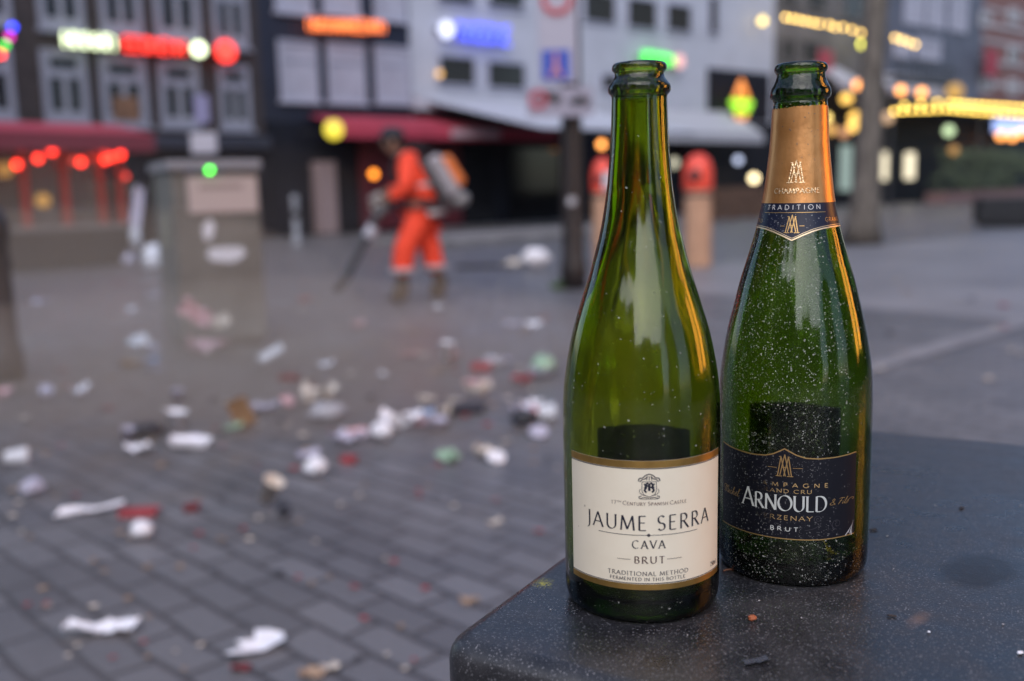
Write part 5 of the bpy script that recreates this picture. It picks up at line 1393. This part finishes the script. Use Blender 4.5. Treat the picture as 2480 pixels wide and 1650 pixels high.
drop("paper_cup", "small white cup behind the plastic pot", "cup", cup(.08, .028, .036), PL_, 410, 926, smooth=True)
drop("cardboard_flap", "brown bent cardboard flap standing on its edge", "cardboard", flap(.17, .11), PBR, 574, 986, 12, (0, -24))
drop("leaf_scrap", "green wrapper against the brown cardboard flap", "wrapper", crumple(.09, .06, .05, 8.8), PGN, 537, 990, 40)
drop("plastic_bag", "dark plastic bag left of the white pot", "bag", wad(.075, 6.1, 1.5, 1, .45), PDK, 335, 1002, smooth=True)
drop("paper_cup", "small pale cup left of the food tray", "cup", cup(.07, .026, .034), PL_, 293, 1018, 0, (0, 10), .006, smooth=True)
drop("plastic_wrapper", "pale plastic wrapper right of the brown cardboard", "wrapper", crumple(.14, .10, .06, 2.9), PL_, 612, 946, 20)
drop("paper_wad", "cream crumpled paper sheet behind the brown cardboard", "paper", crumple(.22, .12, .10, 3.3), PCR, 736, 918, 14)
drop("plastic_bag", "milky see-through plastic bag in front of the cream paper", "bag", wad(.085, 9.4, 1.3, 1.1, .6), PFILM, 752, 965, smooth=True)
drop("packet", "dark red flat packet between the cabinet and the cream paper", "packet", packet(.13, .07, .03), PDRED, 666, 874, -12)
drop("bottle", "white plastic bottle lying aslant below the cabinet", "bottle", lie(cup(.19, .035, .03), .036), PW, 606, 858, 48, (0, -20), .05, smooth=True)
drop("paper_cup", "tall white paper cup standing alone in front of the cleaner", "cup", cup(.16, .038, .052), PW, 1026, 838, 0, (0, 6), .006, smooth=True)
drop("packet", "large red packet left of the front bottle", "packet", packet(.14, .08, .05), PRED, 1108, 852, -8)
drop("card_scrap", "bright red scrap touching the front bottle's left side", "scrap", crumple(.12, .09, .06, 1.9), PRED, 1202, 884, 10)
drop("plastic_bag", "green and white plastic bag at the front bottle's left side", "bag", wad(.075, 4.4, 1.1, 1, .9), PGN, 1250, 866, smooth=True)
drop("napkin", "pale napkin under the large red packet", "napkin", crumple(.17, .09, .04, 6.6), PPNK, 1098, 888, 5)
drop("plastic_box", "dark flat box with a lilac lid left of the front bottle", "box", packet(.20, .11, .04), PDK, 1070, 950, 14)
o = drop("paper_wad", "heap of white crumpled paper with a light blue end", "paper", crumple(.22, .13, .10, 2.2), PW, 925, 985, 10); crumple(.10, .05, .03, 5.1).build("blue_end", PBL, o, loc=(.13, .05, .05))
drop("paper_ball", "white paper ball left of the heap with the light blue end", "paper", wad(.055, 7.3), PW, 878, 1012)
drop("plastic_wrapper", "lilac white wrapper between paper heap and paper ball", "wrapper", crumple(.17, .10, .07, 9.9), PL_, 803, 1018, 30)
cu = drop("paper_cup", "white cup with a red band lying on its side by the front bottle", "cup", lie(cup(.13, .036, .05), .048), PW, 1222, 972, 12, smooth=True)
bnd = MB(); bnd.lathe([(.0375, .004), (.0405, .032)], 20); lie(bnd, .048).build("red_band", PRED, cu, smooth=True)
drop("plastic_bag", "black plastic bag beside the red banded cup", "bag", wad(.065, 1.7, 1.2, 1, .7), PDK, 1207, 980, smooth=True)
drop("cup_lid", "pale lid in front of the black plastic bag", "lid", lid(.05), PL_, 1240, 1006, 0, (24, 0), .018, smooth=True)
drop("paper_cup", "white cup at the left edge of the paving", "cup", lie(cup(.10, .03, .042), .042), PW, 14, 1074, 20, smooth=True)
drop("paper_ball", "pale blue paper ball lower left above the long paper strip", "paper", wad(.04, 5.6), PL_, 76, 1140)
drop("paper_cup", "white crumpled cup in the dust left of the cabinet foot", "cup", wad(.08, 2.6, 1.2, 1, .8), PW, 322, 806)
drop("plastic_wrapper", "light blue wrapper below the white cup by the cabinet", "wrapper", crumple(.12, .08, .06, 3.8), PBL, 348, 842, 60)
drop("cardboard_scrap", "brown cardboard scrap below the white cup by the cabinet", "cardboard", crumple(.17, .10, .06, 6.9), PBR, 308, 846, 15)
drop("napkin", "pale napkin in the dust beside the dark bollard", "napkin", crumple(.20, .12, .06, 7.1), PL_, 96, 700, 15)
drop("paper_ball", "pale paper ball in the dust above the dark bag", "paper", wad(.05, 8.2), PL_, 108, 916)
drop("napkin", "pink napkin at the left edge below the bollard", "napkin", crumple(.12, .10, .06, 4.9), PPNK, 6, 912, 15)
drop("paper_wad", "lilac paper left of the cabinet foot, farther back", "paper", crumple(.26, .14, .09, 8.6), PL_, 364, 684, 30)
drop("plastic_bag", "white plastic bag behind the left side of the cabinet", "bag", wad(.16, 3.1, 1, .8, 1.2), PW, 352, 625, smooth=True)
drop("plastic_bag", "second, smaller white plastic bag behind the left side of the cabinet", "bag", wad(.11, 5.8, 1, .8, 1.0), PL_, 297, 612, smooth=True)
drop("plastic_bag", "upright white plastic bag tallest behind the cabinet", "bag", wad(.13, 6.8, .9, .8, 1.9), PW, 314, 572, smooth=True)
drop("card_scrap", "red scrap left of the cleaner's feet", "scrap", crumple(.13, .09, .09, 2.5), PRED, 702, 698)
drop("plastic_bag", "white plastic bag left of the lamp post foot", "bag", wad(.15, 7.7, 1.3, .9, .9), PW, 1232, 620, smooth=True)
drop("napkin", "beige paper left of the white bag by the lamp post", "napkin", crumple(.34, .2, .12, 1.5), PCR, 1182, 616, 10)
drop("plank", "dark flat plank behind the cleaner's feet", "plank", packet(.62, .10, .05), PDK, 1100, 618, 6)
drop("napkin", "white napkin right of the cleaner in the clear part of the square", "napkin", crumple(.17, .10, .06, 6.2), PL_, 1176, 754, 10)
drop("plastic_bag", "pale plastic wrapper right of the tall paper cup, by the red packet", "wrapper", wad(.07, 9.1, 1.2, 1, .6), PFILM, 1135, 845, smooth=True)
drop("leaf", "cream leaf on the clear bricks left of the front bottle", "leaf", crumple(.05, .035, .014, 2.7, 8, 6), PCR, 1140, 1208, 40)
drop("leaf", "tan leaf near the stone block edge", "leaf", crumple(.05, .032, .012, 7.2, 8, 6), PTAN, 1082, 1388, 20)
drop("leaf", "tan leaf under the lower end of the block, near the bird wing napkin", "leaf", crumple(.06, .04, .014, 5.9, 8, 6), PTAN, 718, 1560, 10)
drop("napkin", "small pale napkin right of the bird wing napkin", "napkin", crumple(.045, .03, .014, 3.5, 8, 6), PCR, 757, 1545, 30)
drop("card_scrap", "dark red scrap beneath the bird wing napkin", "scrap", crumple(.045, .03, .012, 4.6, 8, 6), PDRED, 556, 1545, 10)
drop("napkin", "pink and white napkin half folded at the foot of the cabinet", "napkin", crumple(.30, .16, .12, 5.2), PPNK, 476, 815, -20)
# papers the blower has lifted off the ground
def fly(name, label, cat, mb, m, px, py, dist, rot):
    d = ray(*D(px, py)); p = CAMP + d*dist
    return tag(mb.build(name, m, None, loc=p, rot=[R(a) for a in rot]), label, cat)
fly("napkin", "white and pink napkin flying in front of the cabinet", "napkin", crumple(.22, .11, .07, 3.7), PPNK, 450, 722, 6.6, (75, 35, 10))
fly("napkin", "white napkin end flying just right of the pink one, low before the cabinet", "napkin", crumple(.12, .08, .05, 8.1), PCR, 513, 741, 6.55, (70, -25, 0))
fly("paper_strip", "lilac paper strip blown up left of the cabinet", "paper", crumple(.10, .38, .05, 6.4), PL_, 317, 482, 9.5, (80, 8, 5))
# small scraps strewn everywhere, told apart by nothing
rg = random.Random(21)
kinds = [("paper_scrap", "tiny red firecracker paper scrap on the brick paving", "scrap", PRED, "tiny red paper scraps"), ("paper_scrap", "tiny pale paper scrap on the brick paving", "scrap", PCR, "tiny pale paper scraps"),
         ("leaf_bit", "tiny brown leaf bit on the brick paving", "leaf bit", PTAN, "tiny brown leaf bits"), ("dark_bit", "tiny dark bit of dirt on the brick paving", "dirt", PDK, "tiny dark bits of dirt")]
srcs = []
for k, (nm, lab, cat, m, gr) in enumerate(kinds):
    o = crumple(.03, .022, .009, 1.3+k, 6, 5, .0008).build(nm, m, None); tag(o, lab, cat, gr); srcs.append(o)
spots = []
for k in range(150):
    px, py = rg.uniform(20, 1290), 860 + 690*rg.random()**1.2
    if px > 1000 and py > 1230: continue
    spots.append((px, py))
spots += [(rg.uniform(40, 1290), rg.uniform(640, 880)) for _ in range(40)] + [(rg.uniform(2020, 2350), rg.uniform(640, 960)) for _ in range(14)]
used = [False]*4
for px, py in spots:
    k = rg.choices(range(4), (.22, .38, .25, .15))[0]
    o = srcs[k]
    if used[k]: o = o.copy(); COL.objects.link(o)
    used[k] = True
    p = gd(px, py); q = max(.6, min(3.0, p.y/3.4)) * rg.uniform(.5, 1.15)
    o.location = (p.x, p.y, .004); o.rotation_euler = (0, 0, rg.uniform(0, 6.28)); o.scale = (q, q, q)
rg = random.Random(33); mids = [("white", PW), ("lilac", PL_), ("pink", PPNK), ("cream", PCR)]
first = {}
for k in range(34):
    px, py = rg.uniform(60, 1270), rg.choice((rg.uniform(880, 1060), rg.uniform(700, 880)))
    nm, m = mids[k % 4]
    if nm not in first:
        first[nm] = tag(crumple(.10, .06, .035, 3.3+k, 9, 7).build("crumpled_paper", m, None), "%s crumpled paper lying among the blown litter" % nm, "paper", "%s crumpled papers in the blown litter" % nm); o = first[nm]
    else: o = first[nm].copy(); COL.objects.link(o)
    p = gd(px, py); q = rg.uniform(.7, 1.3); o.location = (p.x, p.y, .004); o.rotation_euler = (rg.uniform(-.2, .2), 0, rg.uniform(0, 6.28)); o.scale = (q, q, q*rg.uniform(.8, 1.8))

# ================================================================== CRUMBS ON THE BLOCK
def crumb(name, label, px, py, mb, m, rz=0):
    p = gd(px, py, ZT); return tag(mb.build(name, m, None, loc=(p.x, p.y, ZT + .0003), rot=(0, 0, R(rz))), label, "crumb")
crumb("brick_chip", "orange brick chip between the two bottle bases", 1732, 1430, wad(.0021, 1.2, 1.3, 1, .8, 8, 6), mat("orange_brick", (.35, .10, .04), .8), 20)
def twig(L, bend, r, seed):
    rg_ = random.Random(seed); pts = [(L*(k/6-.5), bend*math.sin(k/6*3.1) + rg_.uniform(-.0004, .0004), r + .0004*math.sin(k)) for k in range(7)]; return MB().tube(pts, r, 6)
crumb("twig", "short brown twig left of the foil bottle's base", 1688, 1316, twig(.013, .001, .0006, 3), mat("brown_twig", (.14, .055, .03), .8), 5)
crumb("leaf_flake", "thin dark leaf flake at the front of the block", 1740, 1527, crumple(.013, .0055, .0010, 2.9, 8, 6, .0004), mat("grey_leaf_flake", (.055, .06, .075), .4), 20)
crumb("bark_bit", "dark bark bit right of the foil bottle on the block", 2010, 1222, wad(.0013, 3.3, 2.6, 1, .5, 8, 6), mat("dark_bark_bit", (.03, .026, .026), .8), 10)
crumb("bark_bit", "dark bark bit upper right on the block", 2213, 1172, wad(.0014, 5.3, 2.4, 1.2, .5, 8, 6), mat("black_bark_bit", (.02, .02, .024), .8), 40)
crumb("bark_bit", "dark bark bit lying just right of the foil bottle's base", 2053, 1421, wad(.0012, 7.3, 2.2, 1, .5, 8, 6), mat("brown_bark_bit", (.04, .03, .028), .8), -20)
crumb("paper_fleck", "white paper fleck at the right edge of the block", 2348, 1506, wad(.0013, 4.7, 1.8, 1, .5, 8, 6), PW, 30)
crumb("paper_fleck", "white paper fleck below the dark wet stain", 2138, 1458, wad(.0008, 6.7, 1, 1, .7, 8, 6), PW, 0)
rg = random.Random(8); src = None
for k in range(46):
    px, py = rg.uniform(1150, 2350), rg.uniform(1060, 1560)
    p = gd(px, py, ZT); bx, by = bl(p)
    if bx < .03 or by < .03 or bx > .5 or by > .54: continue
    if math.hypot(p.x-X1, p.y-Y1) < .048 or math.hypot(p.x-X2, p.y-Y2) < .05: continue
    if src is None:
        src = tag(wad(.0008, 2.1, 1.3, 1, .7, 7, 5).build("grit_grain", mat("pale_grit", (.34, .33, .34), .8), None), "single pale grit grain on the granite block top", "grit", "pale grit grains on the block"); o = src
    else: o = src.copy(); COL.objects.link(o)
    q = rg.uniform(.25, .75); o.location = (p.x, p.y, ZT+.0002); o.scale = (q, q, q); o.rotation_euler = (0, 0, rg.uniform(0, 6))

# ================================================================== THE SIDES OF THE SQUARE BEHIND AND BESIDE THE CAMERA
def plain_house(label, x, y, rz, W, Dp, H, m, lit=None, floors=4, cols=4, wf=.25):
    r = thing("town_house", label, "building", (x, y, 0), rz)
    MB().box(0, W, 0, Dp, 0, H).build("wall", m, r)
    rf = MB(); rf.add([(0,-.2,H),(W,-.2,H),(W,Dp,H),(0,Dp,H),(0,Dp/2,H+2.6),(W,Dp/2,H+2.6)], [(0,1,5,4),(2,3,4,5),(0,4,3),(1,2,5),(0,3,2,1)]); rf.build("roof", ROOF, r)
    for f in range(floors):
        for c in range(cols):
            x0 = W*(c+wf)/cols; x1 = W*(c+1-wf)/cols; z0 = 1.0 + f*H/floors*.98; z1 = z0 + H/floors*.58
            fr = MB(); fr.box(x0-.08, x1+.08, -.07, -.003, z0-.08, z1+.08); o = fr.build("window", FRAMEW, r)
            MB().box(x0, x1, -.085, -.073, z0, z1).build("pane", lit if (lit and (f, c) in LIT) else PANE, o)
    return r
LIT = set()
plain_house("brown brick town house behind the camera", -7.5, -17, R(180), 9, 8, 11.5, BRICK1)
plain_house("pale rendered town house far behind the camera", 21, -44, R(180), 13, 8, 14.5, GREYW)
plain_house("brown town house far behind the camera", 7.9, -45, R(180), 11, 8, 17, BRICK1)
plain_house("grey town house far behind the camera at the left", -3.2, -44, R(180), 14, 8, 15, GREYW)
plain_house("blue grey town house behind the camera on the right", 33, -26, R(150), 12, 8, 13, BLUEG)
plain_house("red brick town house behind the camera on the left", -16.6, -16.5, R(180), 11, 8, 13.5, REDBR)
plain_house("grey brown town house on the left of the square", -16, -14, R(90), 13, 8, 12, GREYW) 
plain_house("dark brick town house on the left of the square, nearer the terrace", -15, -.8, R(90), 11.5, 8, 12, BRICK1)
plain_house("red brick town house closing the far right of the square", 33, 44, R(-62), 16, 8, 14, REDBR)
plain_house("pale town house at the right of the square behind the cafe", 22, 26, R(-75), 13, 8, 12, GREYW)
# the cafe on the right hand side of the square, its tall ground floor windows lit orange
LIT = {(0, 1), (1, 1), (2, 1), (0, 2), (1, 2)}
CAFE = glow("orange_lit_window", (1.0, .38, .05), 5.5)
plain_house("brick cafe on the right of the square with tall orange lit windows", 8.6, 5.2, R(-93), 7.6, 9, 12.5, BRICK1, CAFE, 3, 5, .14)

# ================================================================== DUST raised by the blower
def dust(label, c, r, dens, rz=0.0):
    m, g = newmat("street_dust"); g.t.nodes.remove(g.b)
    v = g.n("VolumeScatter", {"Color": (.78, .58, .43, 1), "Density": dens, "Anisotropy": .1}); g.link(v.outputs[0], g.out.inputs["Volume"])
    mb = MB(); mb.ball((0, 0, 0), 1, 28, 18)
    for q in mb.v:
        k = 1 + .16*noise.noise(q*1.6 + Vector(c)); q *= k; q.x *= r[0]; q.y *= r[1]; q.z *= r[2]
    zmin = -c[2] + .01
    for q in mb.v: q.z = max(q.z, zmin)
    o = mb.build("dust_cloud", m, None, smooth=True, loc=c, rot=(0, 0, rz))
    return tag(o, label, "dust", kind='stuff')
dust("brown dust swirling low around the cabinet", (-3.0, 6.9, .3), (2.1, 1.6, .80), .16)
dust("thin brown dust drifting low across the litter", (-1.7, 5.8, .12), (2.5, 1.5, .5), .22, R(20))
dust("brown dust in front of the terrace", (-4.4, 10.5, .6), (3.2, 2.2, 1.3), .02)
